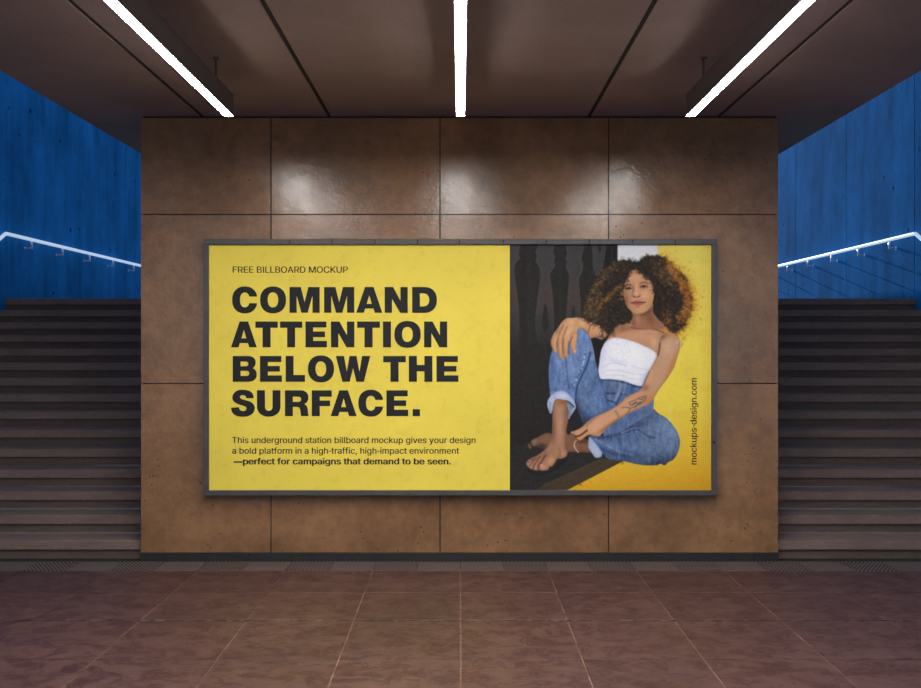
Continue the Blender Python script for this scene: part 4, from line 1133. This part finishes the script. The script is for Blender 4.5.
# arm of the hanging hand
m_, d_ = shape([(576, 318.4), (579.6, 317.8), (586.6, 318), (591.8, 320.6), (602, 323.6), (610, 322.6), (615, 324), (613, 331), (609, 333.6), (604.9, 337.6), (600.5, 339.4), (596, 337.6), (590, 338), (586.6, 332), (581.3, 328.2), (577, 329)], (196, 148, 110), ((140, 98, 70), 1.0, 0.7))
blob(m_, 610, 328, 4, 8, (126, 84, 60), 0.85)
blob(m_, 582, 324, 4, 3, (218, 172, 124), 0.7)
blob(m_, 594, 328, 5, 4, (208, 154, 116), 0.7)
blob(m_, 600, 337, 6, 2, (120, 88, 70), 0.7)
stroke([(588.2, 318.6), (589.6, 323), (589.6, 328), (587.6, 333.4)], 0.55, (96, 84, 74), 0.85)
stroke([(603.4, 327), (603, 331.5), (601.4, 335.2), (598.6, 337.4)], 0.7, (84, 92, 98), 0.8)
stroke([(582, 320), (586, 321)], 0.6, (120, 110, 100), 0.5)
# gap beneath the arm
m2, _ = mask([(591.5, 339), (597, 338.6), (602, 340.5), (607, 338), (604, 343), (600.8, 350), (598.4, 362), (596, 362), (594, 350)], True, 1.0)
over(m2, (36, 33, 31))

# hanging hand: back of the hand and four fingers plus thumb
fing = [
    [(555, 331.5), (551.6, 338), (550.8, 343), (552.2, 348), (554.4, 351.6), (556.4, 353.2), (557.4, 351), (556.6, 346), (557.6, 339), (559, 333)],
    [(558, 330), (557.4, 339), (557.6, 347), (558.4, 353.6), (560, 357.6), (561.8, 359), (563.2, 357.4), (563, 352), (562.2, 345), (563.4, 337), (564, 331)],
    [(563.4, 332), (562.8, 340), (563, 348), (563.8, 354), (565.2, 357), (567.2, 357), (568.3, 354.6), (568, 347), (569.4, 340), (571, 333)],
    [(570.6, 334), (570.6, 340), (570.8, 346), (572.4, 351), (574.6, 354), (576, 353), (575.8, 347), (577, 339.4), (577.2, 333)]]
for q in fing[:3]:
    m_, d_ = shape(q, (192, 146, 108), ((128, 88, 60), 1.0, 0.75), True, 0.7)
    cx_ = sum(p[0] for p in q) / len(q)
    blob(m_, cx_ + .3, 345, 1.6, 9, (214, 168, 128), 0.6)
    blob(m_, cx_, max(p[1] for p in q) - 1, 2, 2, (208, 140, 108), 0.6)
m_, d_ = shape([(577.6, 318.2), (572, 317.9), (567, 318.2), (562.5, 321.4), (558.2, 327.6), (554.6, 333.6), (556, 337), (560, 338), (564, 338.5), (567, 341), (569.7, 340.6), (571, 339.6), (574, 340), (577, 338), (576.9, 330.3), (578.6, 328)], (196, 152, 114), None, True, 1.0)
blob(m_, 571, 322, 4, 2.5, (214, 172, 130), 0.7)
blob(m_, 569, 331, 3, 7, (216, 174, 132), 0.6, 20)
blob(m_, 557, 331, 2.2, 5, (146, 108, 78), 0.75, 30)
blob(m_, 563, 321.5, 5, 1.6, (164, 122, 90), 0.6, -25)
m3, d3 = shape(fing[3], (204, 156, 114), ((160, 100, 66), 0.7, 0.7), True, 0.7)
blob(m3, 574.6, 352, 1.6, 1.8, (222, 140, 112), 0.8)
blob(m3, 575.4, 351, .8, 1.2, (226, 206, 200), 0.7)
stroke([(563.4, 325), (559.6, 333), (557.2, 341), (557, 347)], 0.7, (122, 86, 62), 0.6)
stroke([(567, 327), (563.8, 335), (562.6, 343), (563.2, 352)], 0.7, (122, 86, 62), 0.6)
stroke([(572.6, 337), (570.4, 340.5), (569, 346), (568.6, 353)], 0.8, (96, 74, 70), 0.55)
stroke([(557.8, 335), (556.4, 341)], 0.8, (208, 168, 130), 0.4)

# arm with the tattoo, from shoulder to the hand on the ankle: one continuous skin shape
m_, d_ = shape([(661, 337), (666, 333.4), (672.3, 333), (677.5, 336.6), (680.2, 342.2), (679.8, 348.3), (676.8, 358.8), (674, 367.5), (668, 377.4), (662.6, 384.6), (658.7, 390), (655.2, 396), (651.7, 401), (647.3, 404.8), (640.3, 407.9), (633.4, 410.9), (624.6, 416), (615, 422.2), (606.3, 429.2), (602.6, 433), (598.8, 436.2), (593.5, 435.8), (589.6, 434.8), (586, 436.4), (581.3, 439.8), (578.7, 440), (576.6, 437.6), (574.4, 434.4), (570.9, 433.4), (571.2, 431.8), (575.2, 430.6), (581.3, 427.4), (586.6, 422.6), (592.7, 418.2), (599.6, 414.8), (610.7, 409.7), (618.5, 404.8), (626.4, 397.5), (633.4, 393.5), (639.5, 390.5), (643.8, 384.4), (648.7, 371.8), (657.6, 355.3), (659, 349), (659.8, 343)], (204, 156, 122), ((150, 102, 74), 1.2, 0.6))
blob(m_, 668, 348, 6, 12, (218, 176, 146), 0.75, 10)
blob(m_, 678, 342, 2, 4, (206, 184, 184), 0.7)
blob(m_, 662, 337, 7, 3, (120, 86, 68), 0.75, -25)
blob(m_, 662, 368, 5, 18, (206, 158, 122), 0.7, 26)
blob(m_, 672, 366, 2.6, 16, (196, 128, 72), 0.7, 22)
blob(m_, 648, 400, 7, 6, (200, 128, 70), 0.75, -40)
blob(m_, 645, 388, 4, 3, (140, 102, 86), 0.8, -20)
blob(m_, 640, 398, 5, 4, (196, 146, 112), 0.5)
blob(m_, 620, 408, 14, 4, (204, 152, 118), 0.65, -28)
blob(m_, 612, 424, 18, 2, (124, 82, 60), 0.6, -32)
blob(m_, 596, 424, 7, 5, (206, 156, 122), 0.65, -30)
blob(m_, 590, 422, 7, 1.4, (128, 96, 80), 0.5, -35)
blob(m_, 578, 431.5, 3, 1.6, (206, 152, 116), 0.7, -25)
blob(m_, 581, 437.4, 3, 1.6, (206, 142, 104), 0.7, -30)
stroke([(587, 430.4), (583.5, 433), (580, 435.4), (576, 436.6)], 0.9, (58, 40, 32), 0.95)
stroke([(587.5, 426), (586.6, 430)], 0.6, (150, 104, 78), 0.6)
stroke([(657.8, 355.6), (659.2, 349.5), (660, 343)], 0.9, (92, 62, 48), 0.8)
stroke([(649, 371.6), (645.5, 379), (642.5, 386)], 0.7, (120, 96, 100), 0.6)
TAT = (86, 88, 86)
for p_ in ([(645.8, 396), (640.4, 397.2), (636, 399.6), (631.6, 401.4), (629.4, 403), (630.4, 405), (633.4, 404), (636.4, 401.4)],
           [(645.8, 396), (645.4, 399.6), (641.2, 403), (637, 405.2), (633.4, 407.2), (630, 408.2), (627.4, 407.4), (622, 407.8)],
           [(630, 408.2), (628.6, 411.6), (626.2, 415)], [(641, 402), (637.6, 404), (635, 408.2)], [(639, 399), (641.6, 399.6), (643.6, 397.8)], [(632, 405.6), (635.4, 403.4), (640, 402.4)]):
    stroke(p_, 0.55, TAT, 0.75)
blob(ONE, 640, 403.6, 2.8, 1.1, (100, 96, 88), 0.75, -30)
blob(ONE, 634, 402.8, 2.2, 0.9, (112, 104, 92), 0.6, -25)
blob(ONE, 643.5, 398.6, 1.8, 0.8, (112, 104, 92), 0.6, -30)
for i in range(5):
    stroke([(614.4 + i * .9, 411.4 + i * 1.3), (616.4 + i * .7, 410.8 + i * 1.3)], 0.45, TAT, 0.7)

# ---- hair
def arcs(n, region, cols, ln=(2, 5), w=(0.30, 0.55), alpha=(0.4, 0.8), flow=None, test=None, seed=1):
    r = np.random.RandomState(seed)
    k = 0; tries = 0
    while k < n and tries < n * 30:
        tries += 1
        x_, y_ = r.uniform(region[0], region[2]), r.uniform(region[1], region[3])
        if test is not None:
            i = int((x_ - X0) / DX); j = int((y_ - Y0) / DY)
            if i < 0 or j < 0 or i >= nx or j >= ny or r.rand() > test[j, i]:
                continue
        k += 1
        a = r.uniform(0, 2 * math.pi) if flow is None else flow(x_, y_) + r.uniform(-0.9, 0.9)
        l = r.uniform(*ln); cv = r.uniform(-1.6, 1.6)
        pts_ = [(x_, y_)]
        for s_ in range(4):
            a += cv / 4
            pts_.append((pts_[-1][0] + math.cos(a) * l / 4, pts_[-1][1] + math.sin(a) * l / 4))
        c = np.array(cols[r.randint(len(cols))]) * r.uniform(0.85, 1.15)
        stroke(pts_, r.uniform(*w), c, r.uniform(*alpha), None, False)


hl = [(633.5, 262.5), (627, 260.8), (620, 261.2), (613, 263.4), (607, 267), (602, 272), (598, 278), (594, 285.5), (590.4, 293), (586.6, 301), (583.4, 309), (584, 317), (590, 321), (597, 324), (603, 328), (606.5, 333), (611, 333), (616, 326), (622, 323.6), (630, 320), (632.5, 314), (626, 304), (624, 296), (634, 285), (640, 272)]
hr_ = [(632, 264), (638, 261.5), (643, 258), (649, 255.8), (655, 255.4), (661, 257.4), (668, 262), (675, 267.4), (681, 273.6), (686.6, 280.6), (690, 288.6), (692.4, 297), (692.4, 306), (690, 313.4), (686, 320), (682, 327), (677, 331.6), (671, 330.6), (663, 325.5), (657, 319.6), (653, 311), (651.4, 303), (652, 294), (648, 280), (636, 271)]


def hflow(x_, y_):
    return math.atan2(y_ - 268, (x_ - 640) * 0.8)


# glow of the sun through the fringe on the right
m_, d_ = mask(hr_, True, 0.8)
d_ = np.where(d_ > 8e3, 99, d_)
full = sdf(catmull(hr_, 5), (slice(None), slice(None)))
gl_ = np.exp(-np.clip(full, 0, None) / 4.4) * np.clip((GX - 655) / 10, 0, 1) * (0.75 + 0.6 * vnoise(3, 31)) * np.clip((346 - GY) / 20, 0, 1)
over(np.clip(gl_, 0, 1) * 0.9, (222, 150, 30))
fr = np.exp(-np.clip(full - 1, 0, None) / 3.8) * (full > -2) * np.clip((GX - 656) / 10, 0, 1) * np.clip((342 - GY) / 14, 0, 1)
arcs(420, (655, 250, 704, 344), [(176, 106, 24), (206, 140, 30), (150, 84, 26), (214, 150, 40)], (1.2, 3.2), (0.25, 0.42), (0.15, 0.4), hflow, np.clip(fr * (1.2 - np.clip((GY - 285) / -60, 0, .6)), 0, 1), 41)
hn = vnoise(2.2, 51) * 2.0 + vnoise(5, 52) * 2
fl = sdf(catmull(hl, 5), (slice(None), slice(None)))
al = np.clip(0.5 - (fl + hn * 0.9) / 1.8, 0, 1); al *= al * (3 - 2 * al) / np.maximum(al, 1e-6)
ar = np.clip(0.5 - (full + hn * 1.4) / 2.4, 0, 1)
HM = np.clip(al + ar, 0, 1)
over(HM, (44, 37, 33))
wide = np.exp(-np.clip(fl, 0, None) / 1.8) * (fl > -3)
arcs(240, (582, 255, 636, 336), [(60, 50, 40), (92, 74, 50), (46, 38, 33), (122, 96, 56)], (1.2, 2.6), (0.25, 0.4), (0.25, 0.5), None, np.clip(wide, 0, 1), 42)
# masses of tone
over(HM * 0.8 * np.exp(-(((GX - 655) / 9) ** 2 + ((GY - 312) / 16) ** 2)), (34, 30, 28))
over(HM * 0.8 * np.exp(-(((GX - 618) / 9) ** 2 + ((GY - 306) / 18) ** 2)), (36, 33, 30))
arcs(3000, (583, 256, 692, 334), [(30, 26, 24), (52, 43, 37), (72, 58, 46), (40, 34, 30), (88, 70, 54)], (1.8, 5.0), (0.26, 0.46), (0.3, 0.7), hflow, HM, 43)
# golden strands: lower left lobe, the curl by the face, right lobe outer half
t1 = HM * np.clip(np.exp(-(((GX - 592) / 8) ** 2 + ((GY - 303) / 15) ** 2)) + 0.8 * np.exp(-(((GX - 601) / 16) ** 2 + ((GY - 280 + (GX - 601) * 1.0) / 5) ** 2)), 0, 1)
arcs(330, (580, 262, 625, 334), [(124, 96, 54), (160, 124, 68), (98, 76, 46), (184, 146, 84)], (1.2, 3.0), (0.25, 0.42), (0.3, 0.65), None, t1, 44)
t2 = HM * np.exp(-(((GX - 610) / 9) ** 2 + ((GY - 296 + (GX - 610) * 0.95) / 2.4) ** 2))
arcs(80, (598, 282, 622, 310), [(160, 112, 56), (190, 140, 76), (120, 86, 48)], (1.4, 3.2), (0.35, 0.5), (0.5, 0.85), None, t2, 45)
t3 = HM * np.clip(np.exp(-((full + 4.5) / 4.0) ** 2) * np.clip((GX - 660) / 8, 0, 1) * np.clip((325 - GY) / 14, 0, 1), 0, 1)
arcs(620, (656, 256, 696, 332), [(176, 106, 40), (200, 134, 58), (224, 164, 84), (132, 66, 28), (110, 50, 26)], (1.3, 3.4), (0.3, 0.5), (0.4, 0.85), None, t3, 46)
t4 = HM * np.clip(np.exp(-(((GX - 664) / 9) ** 2 + ((GY - 275 - (GX - 664) * .7) / 8) ** 2)), 0, 1)
arcs(260, (650, 258, 688, 305), [(120, 94, 62), (148, 116, 76), (92, 72, 52), (62, 48, 38)], (1.3, 3.0), (0.3, 0.45), (0.4, 0.75), None, t4, 47)
t5 = HM * np.exp(-(((GX - 669) / 3) ** 2 + ((GY - 316 - (GX - 669) * 1.4) / 8) ** 2))
arcs(26, (662, 302, 676, 330), [(120, 92, 62), (150, 116, 70)], (2, 4), (0.3, 0.45), (0.4, 0.7), lambda a_, b_: 1.1, t5, 48)
arcs(22, (600, 318, 616, 336), [(70, 54, 42), (96, 74, 54), (46, 38, 32)], (2, 4), (0.3, 0.45), (0.4, 0.7), lambda a_, b_: 1.3, None, 49)
arcs(50, (676, 322, 686, 346), [(196, 140, 40), (170, 110, 40)], (1.5, 3.5), (0.3, 0.45), (0.25, 0.5), None, None, 50)

def soften(m, n):
    global IMG
    Z = IMG
    for _ in range(n):
        Q = np.pad(Z, ((1, 1), (1, 1), (0, 0)), 'edge')
        Q = Q[:-2] * 0.25 + Q[1:-1] * 0.5 + Q[2:] * 0.25
        Z = Q[:, :-2] * 0.25 + Q[:, 1:-1] * 0.5 + Q[:, 2:] * 0.25
    IMG = IMG * (1 - m[..., None]) + Z * m[..., None]


hz = np.clip(np.exp(-np.clip(np.minimum(fl, full), 0, None) / 3.0), 0, 1) * (GY < 345)
soften(hz * 0.65, 3)
# broad warm and dark masses laid thinly over the curls
over(HM * 0.35 * np.exp(-(((GX - 640) / 7) ** 2 + ((GY - 266) / 6) ** 2)), (40, 33, 29))
over(HM * 0.45 * np.exp(-(((GX - 661) / 10) ** 2 + ((GY - 303) / 16) ** 2)), (44, 34, 28))
over(HM * 0.40 * np.exp(-(((GX - 616) / 10) ** 2 + ((GY - 300) / 20) ** 2)), (40, 35, 31))
arcs(260, (655, 262, 692, 325), [(150, 104, 54), (120, 78, 42), (188, 132, 66)], (1.2, 3.0), (0.22, 0.38), (0.25, 0.6), None, t3, 64)
arcs(200, (586, 262, 640, 330), [(84, 66, 48), (112, 86, 54), (62, 50, 40)], (1.2, 3.0), (0.22, 0.38), (0.25, 0.6), None, HM, 65)

# ---- neck in front of the hair, then the face
m_, d_ = shape([(633.5, 309), (640, 312), (651.5, 304), (653.2, 312), (658, 319), (664, 325), (660, 329), (640, 328.5), (631, 324), (632.8, 317)], (156, 112, 86), None, True, 1.6)
blob(m_, 644, 312.5, 9, 3.0, (98, 66, 48), 0.8, -22)
blob(m_, 637.5, 319, 2.6, 7, (188, 142, 106), 0.6, 8)
blob(m_, 650, 318, 4, 7, (120, 84, 62), 0.7, -20)
blob(m_, 634, 323, 3, 5, (128, 90, 68), 0.6)
face = [(628.2, 274.5), (630, 271.8), (632.6, 270.4), (636.8, 270), (640.4, 272), (645.5, 275.9), (650.2, 280.3), (653, 286), (654, 292.6), (653.2, 299.9), (651, 306.4), (646.3, 311.5), (640.4, 313.9), (634.8, 313.6), (630.3, 310.2), (626.8, 305.7), (624.6, 299), (623.4, 292.6), (624.2, 285.4), (626.4, 279)]
m_, d_ = shape(face, (194, 148, 114), ((150, 104, 76), 1.6, 0.5), True, 1.0)
FM = m_
blob(m_, 634.5, 277, 6, 5, (206, 156, 122), 0.7)
blob(m_, 647, 279, 5, 3, (168, 122, 92), 0.6, 40)
blob(m_, 626, 297, 3.6, 9, (160, 116, 92), 0.8)
blob(m_, 645, 295, 5, 5, (214, 168, 130), 0.75)
blob(m_, 638, 271.5, 9, 2.6, (138, 94, 70), 0.6)
blob(m_, 625.5, 300, 4, 9, (140, 98, 74), 0.7, -12)
blob(m_, 641, 300, 2.2, 2.2, (184, 134, 102), 0.4)
blob(m_, 651.5, 298, 2.2, 9, (206, 150, 96), 0.7)
blob(m_, 640, 309.5, 6, 3, (206, 160, 112), 0.65)
blob(m_, 629, 293.4, 3, 2.6, (182, 140, 116), 0.7)
blob(m_, 632, 309, 4, 3, (176, 128, 94), 0.5)
# eye sockets
blob(m_, 628.6, 287.8, 3.6, 1.9, (118, 82, 66), 0.85, -6)
blob(m_, 643.4, 286.4, 4.2, 2.0, (134, 94, 74), 0.8, -2)
# nose
blob(m_, 633.3, 289.5, 0.9, 4.5, (134, 96, 76), 0.75, 4)
blob(m_, 632.4, 295.4, 1.0, 2.2, (146, 102, 78), 0.6)
blob(m_, 636.8, 288, 1.3, 5.5, (214, 168, 130), 0.6, 3)
blob(m_, 636.6, 293.8, 2.0, 1.6, (222, 176, 136), 0.75)
blob(m_, 640.2, 294.6, 1.2, 2.0, (184, 134, 100), 0.6)
stroke([(633.2, 296.2), (634.6, 297.0), (636.4, 297.3), (638.6, 296.8), (640.2, 295.8)], 0.5, (128, 84, 62), 0.8)
blob(m_, 634.5, 296.4, 0.8, 0.5, (70, 42, 34), 0.9)
blob(m_, 638.9, 296.2, 0.8, 0.5, (78, 48, 38), 0.85)
# brows
stroke([(625.4, 285.6), (628, 284.3), (631.4, 284.9)], 0.55, (70, 50, 40), 0.85)
stroke([(639.8, 283.4), (642.4, 282.5), (645.2, 282.4), (648.2, 283.7)], 0.55, (84, 60, 46), 0.8)
# eyes
stroke([(626.0, 289.2), (628.2, 288.2), (630.8, 288.6)], 0.7, (52, 38, 34), 0.95)
blob(m_, 628.4, 288.9, 1.0, 0.7, (36, 28, 28), 0.9)
stroke([(626.4, 290.2), (630.6, 289.9)], 0.4, (188, 150, 132), 0.5)
stroke([(640.6, 287.4), (642.8, 285.9), (645.4, 286.0), (647.2, 287.0)], 0.55, (58, 42, 36), 0.95)
blob(m_, 643.6, 287.1, 1.1, 0.9, (44, 34, 34), 0.9)
blob(m_, 641.8, 287.5, 0.5, 0.5, (200, 180, 170), 0.7)
blob(m_, 645.7, 287.3, 0.6, 0.5, (190, 166, 154), 0.6)
# mouth
ml, _ = shape([(631.2, 302.8), (633.6, 301.4), (636, 300.6), (637.4, 301), (639, 300.7), (642, 301.6), (645, 302.4), (642.6, 304), (640, 305.4), (636.6, 305.9), (633.8, 304.9)], (166, 98, 90), None, True, 0.8)
blob(ml, 637, 301.3, 5, 0.8, (150, 84, 80), 0.8)
blob(ml, 637.4, 304.2, 3, 0.9, (192, 120, 112), 0.7)
stroke([(630.9, 302.7), (634, 302.8), (637, 303.0), (641, 302.5), (645.4, 302.3)], 0.42, (92, 48, 46), 0.9)
blob(m_, 637.5, 307.2, 3, 0.8, (160, 110, 82), 0.6)
blob(m_, 631.2, 302.8, 0.7, 0.7, (96, 60, 50), 0.7)
blob(m_, 645.2, 302.3, 0.7, 0.7, (110, 70, 54), 0.6)
# hairline strands over the forehead and temples
arcs(50, (622, 268, 632, 312), [(44, 36, 32), (66, 50, 40)], (1.5, 3.5), (0.3, 0.45), (0.5, 0.8), None, np.clip(np.exp(-((d_ + 0.2) / 1.0) ** 2) * (GX < 632) * np.clip((294 - GY) / 8, 0, 1), 0, 1), 61)
arcs(70, (636, 268, 658, 312), [(44, 36, 32), (72, 52, 40)], (1.5, 3.5), (0.3, 0.45), (0.5, 0.8), None, np.clip(np.exp(-((d_ + 0.0) / 1.1) ** 2) * (GX > 636) * np.clip((296 - GY) / 8, 0, 1), 0, 1), 62)
arcs(20, (620, 284, 625, 300), [(170, 124, 66), (140, 100, 58)], (1.5, 3.5), (0.3, 0.45), (0.5, 0.8), lambda a_, b_: 1.4, None, 63)

# print contrast
kk = (YM < 0.5) * np.clip((IMG.mean(-1) - 50) / 40, 0, 1)
IMG = IMG + (kk[..., None]) * (IMG - 112) * 0.12
# softness of the print
for _ in range(1):
    Q = np.pad(IMG, ((1, 1), (1, 1), (0, 0)), 'edge')
    Q = Q[:-2] * 0.25 + Q[1:-1] * 0.5 + Q[2:] * 0.25
    IMG = Q[:, :-2] * 0.25 + Q[:, 1:-1] * 0.5 + Q[:, 2:] * 0.25
# paper grain and handling marks
IMG += (vnoise(0.8, 71) * 8 + vnoise(3, 72) * 4)[..., None]
for i in range(26):
    x_, y_ = rs.uniform(512, 560), rs.uniform(340, 480)
    stroke([(x_, y_), (x_ + rs.uniform(-1, 1), y_ + rs.uniform(1, 6))], 0.35, (84, 82, 78), 0.28)
IMG = np.clip(IMG, 4, 250)

# mesh sheet carrying the print colours
zx0, zx1 = xm + 0.0006, fi[1] + 0.004
zz0, zz1 = fi[2] - 0.004, fi[3] + 0.004
cu_, cv_ = nx + 1, ny + 1
vx = (np.linspace(X0, X1, cu_) - CX) * ZP / F
vz = EYE + (CY - np.linspace(Y0, Y1, cv_)) * ZP / F
vx = np.clip(vx, zx0, zx1); vz = np.clip(vz, zz0, zz1)
VX, VZ = np.meshgrid(vx, vz)
verts = np.stack([VX, np.full_like(VX, ZP), VZ], -1).reshape(-1, 3)
ii, jj = np.meshgrid(np.arange(nx), np.arange(ny))
a_ = (jj * cu_ + ii).ravel()
faces = np.stack([a_, a_ + cu_, a_ + cu_ + 1, a_ + 1], -1)
off = Vector(poster.location) + Vector(bb.location)
me_ = bpy.data.meshes.new('portrait_print')
me_.from_pydata(verts.tolist(), [], faces.tolist())
att = me_.color_attributes.new('print', 'FLOAT_COLOR', 'CORNER')
colr = np.ones((ny * nx, 4)); colr[:, :3] = lin(IMG.reshape(-1, 3)) * PK
att.data.foreach_set('color', np.repeat(colr, 4, axis=0).astype(np.float32).ravel())
me_.materials.append(mat_print)
pr = bpy.data.objects.new('portrait_print', me_)
C.objects.link(pr)
pr.parent = poster
pr['label'] = 'printed picture of a seated woman with curly hair, white top and rolled blue jeans, on a dark bench before yellow'


# website written upwards along the right edge
def rot(p):
    return (696.6 + (p[1]), 464.4 - p[0])


letters('website_text', text_words("mockups-design.com", 0, 86.2, 0, 6.35)[0], poster, 'small black web address written upwards', shifts=REG, rot=rot)

# ------------------------------------------------------------------ camera, sky, sun
cam = bpy.data.cameras.new('camera')
cam.sensor_fit = 'HORIZONTAL'
cam.sensor_width = 36.0
cam.lens = 36.0 * F / 921.0
cam.shift_y = -2.0 / 921.0
cam.clip_start = 0.05
co = bpy.data.objects.new('camera', cam)
co.location = (0, 0, EYE)
co.rotation_euler = (math.radians(90), 0, 0)
C.objects.link(co)
sc.camera = co

w = bpy.data.worlds.new('dusk_sky')
sc.world = w
w.use_nodes = True
nt = w.node_tree
bg = nt.nodes['Background']
tc = nt.nodes.new('ShaderNodeTexCoord')
sx = nt.nodes.new('ShaderNodeSeparateXYZ')
rp = nt.nodes.new('ShaderNodeValToRGB')
nt.links.new(tc.outputs['Generated'], sx.inputs[0])
nt.links.new(sx.outputs['Z'], rp.inputs['Fac'])
nt.links.new(rp.outputs['Color'], bg.inputs['Color'])
e = rp.color_ramp.elements
e[0].position = 0.0; e[0].color = (0.50, 0.58, 0.78, 1)
e[1].position = 0.8; e[1].color = (0.24, 0.30, 0.48, 1)
bg.inputs['Strength'].default_value = SKY

sun = bpy.data.lights.new('low_sun', 'SUN')
sun.energy = SUN
sun.angle = math.radians(0.25)
sun.color = (0.62, 0.84, 1.0)
so = bpy.data.objects.new('low_sun', sun)
az = math.radians(1.3)
dv = Vector((math.sin(az), -math.cos(az), -math.tan(math.radians(13))))
so.rotation_euler = dv.to_track_quat('-Z', 'Y').to_euler()
so.location = (-3, 24, 9)
C.objects.link(so)

vs = sc.view_settings
vs.view_transform = 'Standard'
vs.look = 'None'
vs.gamma = 1.0
vs.use_curve_mapping = False
vs.exposure = EXPO
sc.cycles.use_denoising = True
sc.cycles.max_bounces = 8
